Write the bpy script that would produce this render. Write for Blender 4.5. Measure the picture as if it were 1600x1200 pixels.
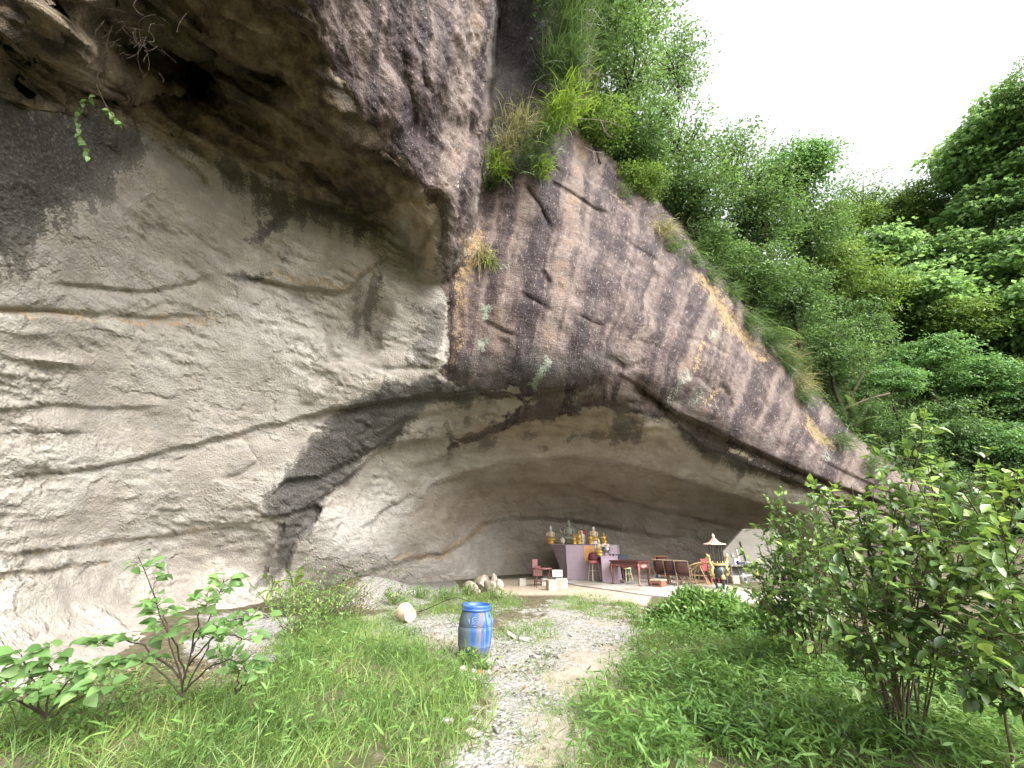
import bpy, bmesh, math, random
import numpy as np
from mathutils import Vector, Matrix
from mathutils.bvhtree import BVHTree

for o in list(bpy.data.objects):
    bpy.data.objects.remove(o, do_unlink=True)
SC = bpy.context.scene
COL = SC.collection

# ------------------------------------------------------------------ camera, sky, sun, exposure
CAM_H = 1.6
PITCH = math.radians(21.0)
F = 640.0 / 1600.0                       # focal length / image width (ultra wide phone lens)
cam_d = bpy.data.cameras.new('camera')
cam_d.sensor_width = 36.0
cam_d.lens = 36.0 * F
cam_d.clip_start = 0.05
cam_d.clip_end = 3000.0
cam = bpy.data.objects.new('camera', cam_d)
cam.location = (0, 0, CAM_H)
cam.rotation_euler = (math.radians(90) + PITCH, 0, 0)
COL.objects.link(cam)
SC.camera = cam

SUN_EL = math.radians(43)
SUN_AZ = math.radians(138)                # clockwise from +Y: light comes from the right, behind the camera
world = bpy.data.worlds.new('World')
SC.world = world
world.use_nodes = True
wn = world.node_tree.nodes
wl = world.node_tree.links
wn.clear()
w_out = wn.new('ShaderNodeOutputWorld')
w_bg = wn.new('ShaderNodeBackground')
w_sky = wn.new('ShaderNodeTexSky')
w_sky.sky_type = 'NISHITA'
w_sky.sun_disc = False
w_sky.sun_elevation = SUN_EL
w_sky.sun_rotation = SUN_AZ
w_sky.air_density = 1.0
w_sky.dust_density = 6.0
w_sky.ozone_density = 1.0
w_hs = wn.new('ShaderNodeHueSaturation')
w_hs.inputs['Saturation'].default_value = 0.22      # thin white overcast
wl.new(w_sky.outputs[0], w_hs.inputs['Color'])
wl.new(w_hs.outputs[0], w_bg.inputs['Color'])
w_bg.inputs['Strength'].default_value = 0.15
wl.new(w_bg.outputs[0], w_out.inputs['Surface'])

sun_d = bpy.data.lights.new('sun', 'SUN')
sun_d.energy = 1.05
sun_d.angle = math.radians(65)
sun_d.color = (1.0, 0.955, 0.88)
sun = bpy.data.objects.new('sun', sun_d)
sdir = Vector((math.sin(SUN_AZ) * math.cos(SUN_EL), math.cos(SUN_AZ) * math.cos(SUN_EL), math.sin(SUN_EL)))
sun.rotation_euler = sdir.to_track_quat('Z', 'Y').to_euler()
sun.location = (20, 10, 40)
COL.objects.link(sun)

SC.view_settings.view_transform = 'Standard'
SC.view_settings.look = 'None'
SC.view_settings.gamma = 1.0
SC.view_settings.use_curve_mapping = False
SC.view_settings.exposure = 2.08
SC.cycles.max_bounces = 6
SC.cycles.diffuse_bounces = 4
SC.cycles.glossy_bounces = 2
SC.cycles.transmission_bounces = 4
SC.cycles.transparent_max_bounces = 4
SC.cycles.caustics_reflective = False
SC.cycles.caustics_refractive = False

# ------------------------------------------------------------------ helpers
RNG = np.random.default_rng(7)
CT, ST = math.cos(PITCH), math.sin(PITCH)
FP = 640.0

def rays(u, v):
    x = (np.asarray(u, float) - 800.0) / FP
    y = (600.0 - np.asarray(v, float)) / FP
    return np.stack([x, CT - y * ST, ST + y * CT], -1)

def pt(u, v, t):
    d = rays(u, v)
    p = d * np.asarray(t, float)[..., None]
    p[..., 2] += CAM_H
    return p

def at(u, v, t):
    return Vector(pt(np.array(u), np.array(v), np.array(t)).tolist())

def project(P):
    q = P - np.array([0, 0, CAM_H])
    dep = q[..., 1] * CT + q[..., 2] * ST
    yy = -q[..., 1] * ST + q[..., 2] * CT
    return 800 + FP * q[..., 0] / dep, 600 - FP * yy / dep, dep

def ground_z(x, y):
    """height of the valley floor"""
    x = np.asarray(x, float); y = np.asarray(y, float)
    z = 0.05 * np.sin(x * 0.9 + 1.3) * np.sin(y * 0.7) + 0.03 * np.sin(x * 2.1 + y * 1.7)
    z = z * np.clip((14.5 - y) / 3, 0, 1)
    left = np.clip((-3.4 - x - 0.0 * y) / 3.0, 0, 1)
    z = z + 0.22 * left * left * np.clip((15 - y) / 5, 0, 1) * np.clip((y - 7.5) / 3, 0, 1)
    # debris fan at the foot of the wall left of the cave
    z = z + 0.55 * np.exp(-(((x + 4.6) / 1.3) ** 2 + ((y - 14.4) / 2.0) ** 2))
    rgt = np.clip((x - 5.5) / 14.0, 0, 3)
    z = z + 0.9 * rgt * rgt - 0.12 * np.exp(-((x - 2.2) / 1.2) ** 2) * np.clip((9 - y) / 5, 0, 1)
    return z

def on_ground(u, v, dz=0.0):
    """ground point seen at photo pixel u,v"""
    d = rays(u, v)
    t = 5.0
    for _ in range(60):
        p = d * t
        h = CAM_H + p[2] - float(ground_z(p[0], p[1])) - dz
        t += h / max(0.05, -d[2]) * 0.6
        t = min(max(t, 0.5), 60)
    p = d * t
    return Vector((p[0], p[1], float(ground_z(p[0], p[1])) + dz)), t

# ---- vectorised gradient noise
_perm = np.random.default_rng(3).permutation(512)
_perm = np.concatenate([_perm, _perm, _perm])
_grad = np.random.default_rng(4).normal(size=(512, 3))
_grad /= np.linalg.norm(_grad, axis=1)[:, None]

def noise3(P):
    Pi = np.floor(P).astype(int)
    f = P - Pi
    w = f * f * f * (f * (f * 6 - 15) + 10)
    Pi &= 511
    out = 0
    for dx in (0, 1):
        for dy in (0, 1):
            for dz in (0, 1):
                h = _perm[(_perm[(_perm[(Pi[:, 0] + dx) & 511] + Pi[:, 1] + dy) & 511] + Pi[:, 2] + dz) & 511] & 511
                g = _grad[h]
                d = g[:, 0] * (f[:, 0] - dx) + g[:, 1] * (f[:, 1] - dy) + g[:, 2] * (f[:, 2] - dz)
                wx = w[:, 0] if dx else 1 - w[:, 0]
                wy = w[:, 1] if dy else 1 - w[:, 1]
                wz = w[:, 2] if dz else 1 - w[:, 2]
                out = out + d * wx * wy * wz
    return out * 1.6

def fbm(P, octs=4, gain=0.5):
    a, s, out = 1.0, 1.0, 0
    for i in range(octs):
        out = out + a * noise3(P * s + 17.3 * i)
        a *= gain
        s *= 2.03
    return out

def sstep(x, a, b):
    k = np.clip((x - a) / (b - a), 0, 1)
    return k * k * (3 - 2 * k)

def poly_sd(U, V, poly):
    """signed pixel distance to a polygon, positive inside"""
    P = np.array(poly, float)
    d2 = np.full(U.shape, 1e18)
    ins = np.zeros(U.shape, bool)
    n = len(P)
    for i in range(n):
        ax, ay = P[i]; bx, by = P[(i + 1) % n]
        ex, ey = bx - ax, by - ay
        wx, wy = U - ax, V - ay
        k = np.clip((wx * ex + wy * ey) / (ex * ex + ey * ey + 1e-9), 0, 1)
        d2 = np.minimum(d2, (wx - k * ex) ** 2 + (wy - k * ey) ** 2)
        c = (ay > V) != (by > V)
        with np.errstate(divide='ignore', invalid='ignore'):
            xi = ax + (V - ay) * ex / (ey if abs(ey) > 1e-9 else 1e-9)
        ins ^= c & (U < xi)
    d = np.sqrt(d2)
    return np.where(ins, d, -d)

def line_sd(U, V, line):
    """distance to polyline, signed side (positive = right-hand/below when the line runs left to right), param 0..1"""
    P = np.array(line, float)
    best = np.full(U.shape, 1e18); side = np.zeros(U.shape); par = np.zeros(U.shape)
    n = len(P) - 1
    for i in range(n):
        ax, ay = P[i]; bx, by = P[i + 1]
        ex, ey = bx - ax, by - ay
        wx, wy = U - ax, V - ay
        k = np.clip((wx * ex + wy * ey) / (ex * ex + ey * ey + 1e-9), 0, 1)
        d2 = (wx - k * ex) ** 2 + (wy - k * ey) ** 2
        m = d2 < best
        best = np.where(m, d2, best)
        side = np.where(m, np.sign(ex * wy - ey * wx), side)
        par = np.where(m, (i + k) / n, par)
    return np.sqrt(best), side, par

def tps_fit(pts, smooth=1e-4):
    C = np.array([(p[0], p[1]) for p in pts], float) / 400.0
    y = np.log(np.array([p[2] for p in pts], float))
    n = len(C)
    r2 = ((C[:, None] - C[None]) ** 2).sum(-1)
    K = 0.5 * r2 * np.log(r2 + 1e-12) + np.eye(n) * smooth * 10
    Q = np.hstack([np.ones((n, 1)), C])
    A = np.block([[K, Q], [Q.T, np.zeros((3, 3))]])
    w = np.linalg.solve(A, np.concatenate([y, np.zeros(3)]))
    def ev(U, V):
        X = np.stack([np.ravel(U), np.ravel(V)], -1) / 400.0
        out = w[n] + X @ w[n + 1:]
        for i in range(n):
            r2 = ((X - C[i]) ** 2).sum(-1)
            out = out + w[i] * 0.5 * r2 * np.log(r2 + 1e-12)
        return np.exp(out).reshape(np.shape(U))
    return ev

# ---- objects
def tag(o, label=None, cat=None, group=None, kind=None):
    if label: o['label'] = label
    if cat: o['category'] = cat
    if group: o['group'] = group
    if kind: o['kind'] = kind
    return o

def link(name, me, parent=None, mats=None):
    o = bpy.data.objects.new(name, me)
    COL.objects.link(o)
    if parent is not None: o.parent = parent
    if mats is not None and me is not None and len(me.materials) == 0:
        for m in (mats if isinstance(mats, (list, tuple)) else [mats]): me.materials.append(m)
    return o

def thing(name, label, cat, loc=(0, 0, 0), rz=0.0, group=None):
    o = bpy.data.objects.new(name, None)
    o.empty_display_size = 0.2
    COL.objects.link(o)
    o.location = loc; o.rotation_euler = (0, 0, rz)
    return tag(o, label, cat, group)

def copy_tree(o, parent=None):
    c = o.copy(); COL.objects.link(c)
    if parent is not None: c.parent = parent
    for ch in list(o.children): copy_tree(ch, c)
    return c

def mesh_np(name, V, Fq=None, Ft=None, smooth=True, attrs=None, mat=None, corner_n=None):
    """fast mesh from numpy arrays (quads and/or triangles)"""
    me = bpy.data.meshes.new(name)
    V = np.ascontiguousarray(V, np.float32)
    loops, starts, s = [], [], 0
    if Fq is not None and len(Fq):
        loops.append(np.asarray(Fq, np.int32).ravel()); starts.append(np.arange(len(Fq)) * 4 + s); s += 4 * len(Fq)
    if Ft is not None and len(Ft):
        loops.append(np.asarray(Ft, np.int32).ravel()); starts.append(np.arange(len(Ft)) * 3 + s); s += 3 * len(Ft)
    loops = np.concatenate(loops); starts = np.concatenate(starts)
    me.vertices.add(len(V)); me.vertices.foreach_set('co', V.ravel())
    me.loops.add(len(loops)); me.loops.foreach_set('vertex_index', loops.astype(np.int32))
    me.polygons.add(len(starts)); me.polygons.foreach_set('loop_start', starts.astype(np.int32))
    if attrs:
        for k, a in attrs.items():
            a = np.asarray(a, np.float32)
            if a.ndim == 1:
                at_ = me.attributes.new(k, 'FLOAT', 'POINT'); at_.data.foreach_set('value', a)
            else:
                at_ = me.attributes.new(k, 'FLOAT_VECTOR', 'POINT'); at_.data.foreach_set('vector', a.ravel())
    me.update(calc_edges=True)
    me.validate()
    if smooth:
        me.polygons.foreach_set('use_smooth', np.ones(len(me.polygons), bool))
    if mat is not None: me.materials.append(mat)
    return me

# ---- materials
class NT:
    def __init__(self, name):
        self.m = bpy.data.materials.new(name); self.m.use_nodes = True
        self.t = self.m.node_tree; self.t.nodes.clear()
        self.out = self.t.nodes.new('ShaderNodeOutputMaterial')
    def n(self, kind, props=None, **ins):
        nd = self.t.nodes.new('ShaderNode' + kind)
        for k, v in (props or {}).items(): setattr(nd, k, v)
        for k, v in ins.items():
            key = int(k[1:]) if k[0] == '_' and k[1:].isdigit() else k.replace('__', ' ')
            self.set(nd.inputs[key], v)
        return nd
    def set(self, sock, v):
        if isinstance(v, bpy.types.NodeSocket): self.t.links.new(v, sock)
        elif isinstance(v, bpy.types.Node): self.t.links.new(v.outputs[0], sock)
        elif isinstance(v, (tuple, list)) and len(v) == 3 and sock.type == 'RGBA': sock.default_value = (*v, 1)
        else: sock.default_value = v
    def math(self, op, a, b=None, c=None, clamp=False):
        nd = self.n('Math', {'operation': op, 'use_clamp': clamp}); self.set(nd.inputs[0], a)
        if b is not None: self.set(nd.inputs[1], b)
        if c is not None: self.set(nd.inputs[2], c)
        return nd.outputs[0]
    def mix(self, f, a, b, mode='MIX'):
        nd = self.n('Mix', {'data_type': 'RGBA', 'blend_type': mode})
        self.set(nd.inputs[0], f); self.set(nd.inputs[6], a); self.set(nd.inputs[7], b)
        return nd.outputs[2]
    def ss(self, x, a, b):
        nd = self.n('MapRange', {'interpolation_type': 'SMOOTHSTEP'}); self.set(nd.inputs[0], x)
        nd.inputs[1].default_value = a; nd.inputs[2].default_value = b
        nd.inputs[3].default_value = 0; nd.inputs[4].default_value = 1
        return nd.outputs[0]
    def noise(self, vec, scale, detail=4, rough=0.55, out=0, dist=0.0):
        nd = self.n('TexNoise'); 
        if vec is not None: self.set(nd.inputs['Vector'], vec)
        nd.inputs['Scale'].default_value = scale; nd.inputs['Detail'].default_value = detail
        nd.inputs['Roughness'].default_value = rough; nd.inputs['Distortion'].default_value = dist
        return nd.outputs[out]
    def ramp(self, x, stops):
        nd = self.n('ValToRGB'); self.set(nd.inputs[0], x)
        el = nd.color_ramp.elements
        el[0].position, el[0].color = stops[0][0], (*stops[0][1], 1)
        el[1].position, el[1].color = stops[-1][0], (*stops[-1][1], 1)
        for p, c in stops[1:-1]:
            e = el.new(p); e.color = (*c, 1)
        return nd.outputs[0]
    def scalev(self, vec, s):
        nd = self.n('VectorMath', {'operation': 'MULTIPLY'}); self.set(nd.inputs[0], vec); nd.inputs[1].default_value = s
        return nd.outputs[0]
    def attr(self, name, out=2):
        nd = self.n('Attribute', {'attribute_name': name}); return nd.outputs[out]
    def bump(self, h, strength=0.5, dist=0.02, normal=None):
        nd = self.n('Bump'); nd.inputs['Strength'].default_value = strength; nd.inputs['Distance'].default_value = dist
        self.set(nd.inputs['Height'], h)
        if normal is not None: self.set(nd.inputs['Normal'], normal)
        return nd.outputs[0]
    def done(self, color, rough=0.8, bump=None, metal=0.0, spec=0.5, **kw):
        p = self.n('BsdfPrincipled'); self.set(p.inputs['Base Color'], color); self.set(p.inputs['Roughness'], rough)
        self.set(p.inputs['Metallic'], metal); p.inputs['Specular IOR Level'].default_value = spec
        if bump is not None: self.set(p.inputs['Normal'], bump)
        self.t.links.new(p.outputs[0], self.out.inputs[0])
        return self.m

_mc = {}
def plain(name, col, rough=0.6, var=0.25, scale=12.0, metal=0.0, bump=0.25, spec=0.5, dirt=None):
    """worn single-colour material: mottled colour, grime patches, fine bump"""
    if name in _mc: return _mc[name]
    N = NT(name)
    co = N.n('TexCoord').outputs['Object']
    a = N.noise(co, scale, 5, 0.6)
    b = N.noise(co, scale * 0.27, 3, 0.5)
    c0 = tuple(max(0, x * (1 - var)) for x in col); c1 = tuple(min(1, x * (1 + var)) for x in col)
    c = N.ramp(a, [(0.3, c0), (0.7, c1)])
    if dirt is not None:
        c = N.mix(N.ss(b, 0.48, 0.68), c, dirt)
    r = N.math('MULTIPLY_ADD', a, 0.25, rough - 0.12)
    m = N.done(c, r, N.bump(a, bump, 0.01), metal, spec)
    _mc[name] = m
    return m

# ================================================================== THE CLIFF
# surface given by control points (photo column, photo row, distance in metres); every point is a real place on the rock
S1P = [(-330,1100,4.6),(-330,800,4.6),(-330,500,4.4),(-330,250,4.1),(-330,-100,4.0),
 (0,1110,4.9),(0,1060,5.0),(0,980,5.5),(0,800,5.8),(0,600,5.6),(0,400,5.2),(0,170,4.8),
 (100,1010,6.0),(90,1070,5.15),(195,1060,5.6),(200,985,7.3),(300,1010,7.0),(300,1070,6.6),(400,985,8.7),(400,1040,8.4),(200,800,7.9),(200,600,7.5),(200,400,7.0),(180,230,6.2),
 (300,950,9.0),(300,250,7.5),(300,500,8.2),
 (400,930,10.2),(400,800,9.9),(400,600,9.4),(400,400,8.8),(400,285,8.6),
 (500,330,9.5),(500,450,9.7),(512,545,10.1),(560,530,11.1),(600,470,10.9),(600,355,10.6),(650,450,11.2),(690,560,12.0),(600,600,11.2),(500,640,10.5),
 (430,850,10.5),(480,760,10.9),(540,690,11.5),(640,645,12.5),
 (500,880,12.2),(560,850,13.2),(560,780,13.0),(600,720,13.3),(640,830,15.2),(560,915,14.2),
 (650,760,14.6),(700,700,14.6),(620,690,13.1),(720,640,13.0),(760,606,12.3),
 (660,890,16.6),(740,830,18.6),(740,890,18.4),(720,770,16.8),(800,740,16.9),(760,720,15.6),(830,700,15.2),(850,650,13.8),(850,607,12.3),
 (900,750,18),(870,775,19),(800,860,20.5),(870,880,20.8),(950,690,15.0),(950,630,13.3),(940,592,12.6),(1000,760,18),(1000,830,20.2),(1000,890,20.8),
 (1060,690,15),(1060,640,13.9),(1150,720,15.6),(1150,690,14.8),(1180,850,19.6),(1180,900,20),(1100,780,18),(1270,750,16.4),(1200,800,18),(1300,850,18.8),
 (1300,790,17.4),(1400,800,18.4),(1400,860,19.4),(1480,860,19.8),(1480,800,19.6),
 (200,1105,5.2),(500,960,13.5),(700,960,18.5),(900,960,21.5),(1200,960,21),(1480,960,20.5),(500,1100,14.5),(900,1100,22),(1480,1100,21),
 (720,330,13.2),(760,300,13.6),(800,250,14),(850,250,13.8),(900,230,15),(720,480,12.2),(780,450,12.4),(780,560,12.1),(850,400,12.9),(850,520,12.1),
 (950,300,15.4),(950,420,13.6),(950,520,12.6),(1000,360,15.6),(1000,450,14),(1050,580,13.5),(1100,450,16.4),(1080,520,14.6),(1100,640,14.4),(1150,520,16.8),
 (1150,600,15.3),(1200,590,17),(1200,680,15.6),(1260,650,17.6),(1260,720,16.4),(1340,740,18),
 (790,100,18),(790,0,18.5),(840,100,16),(880,50,15),(780,200,16),(800,-200,17),(900,-200,14),(900,150,15),(760,150,16),(760,-330,17),(900,-330,14)]
S2P = [(-330,-330,2.9),(-330,100,3.9),(0,0,4.3),(0,158,4.75),(180,215,6.15),(300,250,7.35),(400,287,8.5),(500,325,9.45),(600,352,10.5),(640,335,9.6),
 (60,30,4.0),(140,55,4.7),(200,95,6.2),(260,110,6.8),(300,60,6.5),(330,170,7.2),(100,130,5.1),(380,0,5.9),(420,100,6.9),(450,200,7.9),(550,262,8.8),
 (470,0,5.9),(500,80,6.4),(560,180,7.3),(620,250,8.1),(660,285,8.6),
 (550,0,6.6),(600,100,7.3),(650,0,7.6),(650,200,8.3),(700,100,8.6),(700,250,9.2),(740,0,9.4),(765,100,10.4),(745,250,10.4),(705,330,9.6),(695,400,10.1),(680,432,10.7),(650,350,9.7),(660,400,10.4),
 (470,-330,4.6),(650,-330,6.4),(775,-330,9),(200,-330,4.2),(750,400,12),(850,0,12),(800,300,12)]
PROW = [(778,-340),(774,0),(769,120),(757,230),(740,330),(724,390),(702,432),(682,438),(662,424),(640,388),(612,350),(560,322),(500,312),(420,286),(330,238),(280,205),(200,192),(100,172),(0,150),(-340,120),(-340,-340)]
EDGE = [(935,-340),(920,0),(888,150),(896,215),(960,285),(1030,355),(1090,425),(1150,498),(1200,566),(1260,640),(1300,688),(1345,728),(1400,764),(1490,800)]

STEP = 3.1
us = np.arange(-330, 1485, STEP); vs = np.arange(-330, 1112, STEP)
GU, GV = np.meshgrid(us, vs)
# wobble the outlines so nothing runs ruler-straight
wob = 9 * fbm(np.stack([GU.ravel() / 55, GV.ravel() / 55, 0 * GU.ravel()], -1), 3).reshape(GU.shape)
T1 = tps_fit(S1P)(GU, GV)
T2 = tps_fit(S2P)(GU, GV)
sd_prow = poly_sd(GU, GV, PROW) + wob * 0.6
k = sstep(sd_prow, -7, 7)
T = T1 * (1 - k) + T2 * k

def groove(line, amp, w, side=None, fade=True):
    """cut a joint; with side, the rock on that side steps back and eases out again"""
    global T
    L = np.array(line, float)
    bb = (GU > L[:, 0].min() - 9 * w - 60) & (GU < L[:, 0].max() + 5 * w + 60) & (GV > L[:, 1].min() - 9 * w - 60) & (GV < L[:, 1].max() + 5 * w + 60)
    d, s, p = line_sd(GU[bb] + wob[bb] * 0.55, GV[bb] + wob[bb] * 0.35, line)
    f = np.clip(np.minimum(p, 1 - p) * 6, 0, 1) if fade else 1.0
    if side is None: g = np.exp(-(d / w) ** 2)
    else:
        sgd = d * s * side
        g = sstep(sgd, -2.5, 2.5) * np.exp(-np.maximum(sgd, 0) / w)
    T[bb] += amp * g * f

def bulge(cu, cv, ru, rv, amp, rot=0.0):
    global T
    c, s = math.cos(rot), math.sin(rot)
    x = ((GU - cu) * c + (GV - cv) * s) / ru; y = (-(GU - cu) * s + (GV - cv) * c) / rv
    T -= amp * np.exp(-(x * x + y * y))

# left wall bedding and flake lines
groove([(-60,482),(60,487),(120,492),(240,500),(345,498)], 0.10, 5)
groove([(70,440),(130,446),(230,456),(300,440),(335,430)], 0.10, 14, 1)
groove([(190,500),(260,470),(320,488),(350,492)], 0.05, 10, 1)
groove([(-60,752),(150,730),(260,705),(380,675),(470,656),(560,636)], 0.13, 30, 1)
groove([(-60,872),(160,848),(330,825),(405,818)], 0.08, 20, 1)
groove([(-60,905),(80,888),(170,876)], 0.08, 12, 1)
groove([(0,640),(90,632),(180,640),(260,632)], 0.08, 14, 1)
groove([(0,680),(60,672),(150,676)], 0.07, 12, 1)
groove([(340,690),(380,690),(400,720),(370,740),(345,748)], 0.08, 16, -1)
bulge(95, 566, 46, 8, 0.16, 0.12)
bulge(50, 520, 30, 7, 0.06)
bulge(245, 638, 22, 12, 0.07)
bulge(487, 612, 24, 22, 0.10)
bulge(300, 560, 130, 40, 0.10)
groove([(465,633),(467,610),(482,592),(500,596),(505,615),(485,632),(466,634)], 0.06, 6, -1)
# scoop and its ridge
groove([(440,455),(480,482),(508,522),(512,552),(515,575)], 0.42, 50, -1)
groove([(510,560),(545,562),(590,540)], 0.05, 8)
groove([(370,430),(420,438),(470,452),(540,455),(600,400),(612,350)], 0.16, 26, 1)
bulge(565, 420, 40, 60, 0.12)
bulge(610, 520, 20, 70, 0.22, 0.25)
bulge(655, 520, 16, 60, 0.10, 0.2)
groove([(690,440),(702,500),(700,560),(690,600)], 0.12, 7)
groove([(712,440),(716,500),(708,570)], 0.08, 7)
groove([(575,574),(640,570),(680,574)], 0.12, 10, 1)
# dome lip, arch ribs and cave
groove([(470,656),(520,640),(590,628),(660,620),(740,615),(830,613),(900,604),(960,582)], 0.45, 26, 1)
groove([(560,690),(640,655),(700,638),(760,628),(800,620)], 0.2, 20, 1)
groove([(420,772),(450,750),(500,745),(545,722),(600,690),(650,655)], 0.30, 22, 1)
groove([(410,812),(450,805),(490,790),(530,758)], 0.14, 12, 1)
groove([(398,925),(420,880),(440,842),(452,806)], 0.30, 26, -1)
groove([(500,784),(532,756),(572,721),(602,698),(660,690),(740,680),(800,660),(880,640),(945,612)], 0.5, 110, 1)
groove([(440,905),(456,862),(486,820),(504,784)], 0.35, 20, -1)
groove([(560,760),(620,752),(660,765),(690,760)], 0.05, 7)
groove([(690,640),(712,700),(690,740),(650,770),(600,800)], 0.16, 18, 1)
groove([(740,690),(800,675),(850,668),(890,668),(960,680),(1040,690)], 0.4, 70, 1)
groove([(620,735),(700,712),(760,700),(830,690)], 0.2, 40, 1)
groove([(560,830),(610,790),(660,765)], 0.25, 22, 1)
groove([(660,765),(700,748),(760,731),(790,722),(850,716),(900,714),(960,722),(1040,742),(1120,768),(1200,790),(1290,815)], 1.1, 260, 1)
groove([(620,812),(680,782),(730,765),(790,755),(850,760)], 0.10, 14, 1)
groove([(690,755),(800,752),(900,760),(1000,790),(1100,812),(1180,830)], 0.25, 90, 1)
groove([(780,730),(900,718),(1000,745),(1100,775)], 0.08, 8)
groove([(545,928),(582,892),(640,872),(690,866),(728,842),(758,818),(800,808),(900,816),(1000,832),(1150,850)], 0.3, 24, 1)
groove([(780,828),(800,838),(812,850)], 0.06, 6)
groove([(870,622),(900,640),(950,650),(1010,650)], 0.22, 14, 1)
groove([(880,660),(930,665),(1000,668),(1060,672)], 0.18, 12, 1)
groove([(930,700),(955,690),(962,680),(958,655)], 0.15, 10)
# right-hand overhang lip
groove([(958,580),(1000,602),(1060,648),(1100,664),(1150,690),(1220,722),(1290,752),(1380,786),(1470,810)], 0.5, 22, 1)
groove([(1040,640),(1062,668),(1100,700),(1150,722),(1210,742),(1270,764),(1340,790),(1440,820)], 0.55, 30, 1)
groove([(985,590),(1010,610),(1040,626),(1080,630)], 0.16, 14)
groove([(1060,590),(1085,590),(1100,600),(1112,612),(1120,640)], 0.22, 14, -1)
groove([(1120,600),(1136,618),(1140,650)], 0.2, 8)
groove([(1180,635),(1200,655),(1208,690),(1220,712)], 0.2, 14)
groove([(1190,618),(1200,634),(1206,640)], 0.12, 4)
groove([(1268,712),(1330,742),(1400,775),(1470,800)], 0.3, 10, 1)
# dome joints
for l, a in [([(868,288),(900,308),(932,330),(945,334)],.16), ([(828,298),(846,326),(856,352)],.14), ([(972,372),(1008,398),(1042,420)],.14),
             ([(960,352),(975,360)],.1), ([(1076,528),(1104,536),(1134,552)],.14), ([(846,424),(856,440)],.12), ([(820,462),(860,486)],.08),
             ([(905,495),(925,505),(938,508)],.10), ([(980,410),(992,420)],.1), ([(975,450),(995,458)],.08), ([(1108,500),(1140,520)],.08),
             ([(760,505),(790,520),(800,524)],.10), ([(850,250),(872,265)],.12), ([(845,225),(860,235)],.1), ([(1030,480),(1060,505),(1080,512)],.08),
             ([(955,560),(975,575),(1000,572)],.1), ([(1000,532),(1030,545)],.08)]:
    groove(l, a, 4.0, None, False)
# prow
groove([(640,318),(668,302),(690,300)], 0.18, 12, 1)
groove([(470,160),(540,205),(600,240),(660,290)], 0.12, 10, -1)
groove([(680,296),(682,340),(690,380),(694,425)], 0.12, 10)
groove([(610,40),(630,120),(640,170),(660,230)], 0.14, 12)
groove([(650,60),(655,110),(668,150)], 0.12, 9)
groove([(700,60),(715,140),(722,200),(728,260)], 0.14, 10)
groove([(738,0),(742,80),(730,170),(745,240)], 0.2, 12)
groove([(665,180),(680,250),(672,290)], 0.12, 9)
bulge(725, 165, 16, 40, 0.35)
bulge(705, 290, 18, 50, 0.25)
bulge(640, 330, 26, 18, 0.2)
# roof ribs
groove([(0,60),(60,110),(130,140),(210,160),(290,150),(345,100)], 0.3, 40, 1)
groove([(150,0),(160,40),(200,70),(300,120),(345,90)], 0.6, 26)
groove([(270,0),(330,60),(420,120),(445,118)], 0.25, 16)
groove([(340,95),(420,150),(520,215),(600,262)], 0.22, 18, 1)
groove([(300,160),(380,200),(470,250),(560,300)], 0.2, 18, 1)
groove([(0,120),(60,150),(110,170)], 0.2, 14)
groove([(228,205),(260,240),(300,265),(325,300)], 0.14, 8)
bulge(55, 150, 34, 18, 0.12, 0.5)
# rim: the rock rolls away over the top of the dome
sd_e, side_e, _ = line_sd(GU + wob * 0.5, GV + wob * 0.5, EDGE)
d_e = sd_e * -side_e                       # positive beyond the rim
T += 7.0 * sstep(d_e, 0, 60) ** 1.5 + 0.5 * sstep(d_e, -40, 0)
keep = d_e < 52

P = pt(GU, GV, T)
def grid_normals(P):
    du = np.gradient(P, axis=1); dv = np.gradient(P, axis=0)
    n = np.cross(dv, du); n /= np.linalg.norm(n, axis=-1)[..., None] + 1e-12
    view = np.array([0, 0, CAM_H]) - P
    n *= np.sign((n * view).sum(-1))[..., None]
    return n
Nn = grid_normals(P)
shape2 = GU.shape
Pf = P.reshape(-1, 3)
# rock zones
POLY_DOME = [(690,440),(702,430),(724,392),(742,330),(765,250),(790,-340),(1700,-340),(1700,830),(1470,812),(1290,755),(1150,692),(1060,648),(958,580),(900,602),(830,612),(700,600),(690,560)]
POLY_CAVE = [(545,930),(600,840),(650,772),(700,748),(790,722),(900,714),(960,722),(1040,742),(1200,790),(1290,815),(1500,830),(1500,1120),(545,1120)]
m_prow = sstep(sd_prow, -10, 10)
m_dome = sstep(poly_sd(GU, GV, POLY_DOME), -14, 14) * (1 - m_prow)
m_cave = sstep(poly_sd(GU, GV, POLY_CAVE), -10, 30)
m_wall = np.clip(1 - m_prow - m_dome - m_cave, 0, 1)
mw, md, mp, mc_ = [m.ravel() for m in (m_wall, m_dome, m_prow, m_cave)]
big = fbm(Pf / 1.7, 3)
med = fbm(Pf / 0.5 + 9, 4, 0.55)
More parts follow.
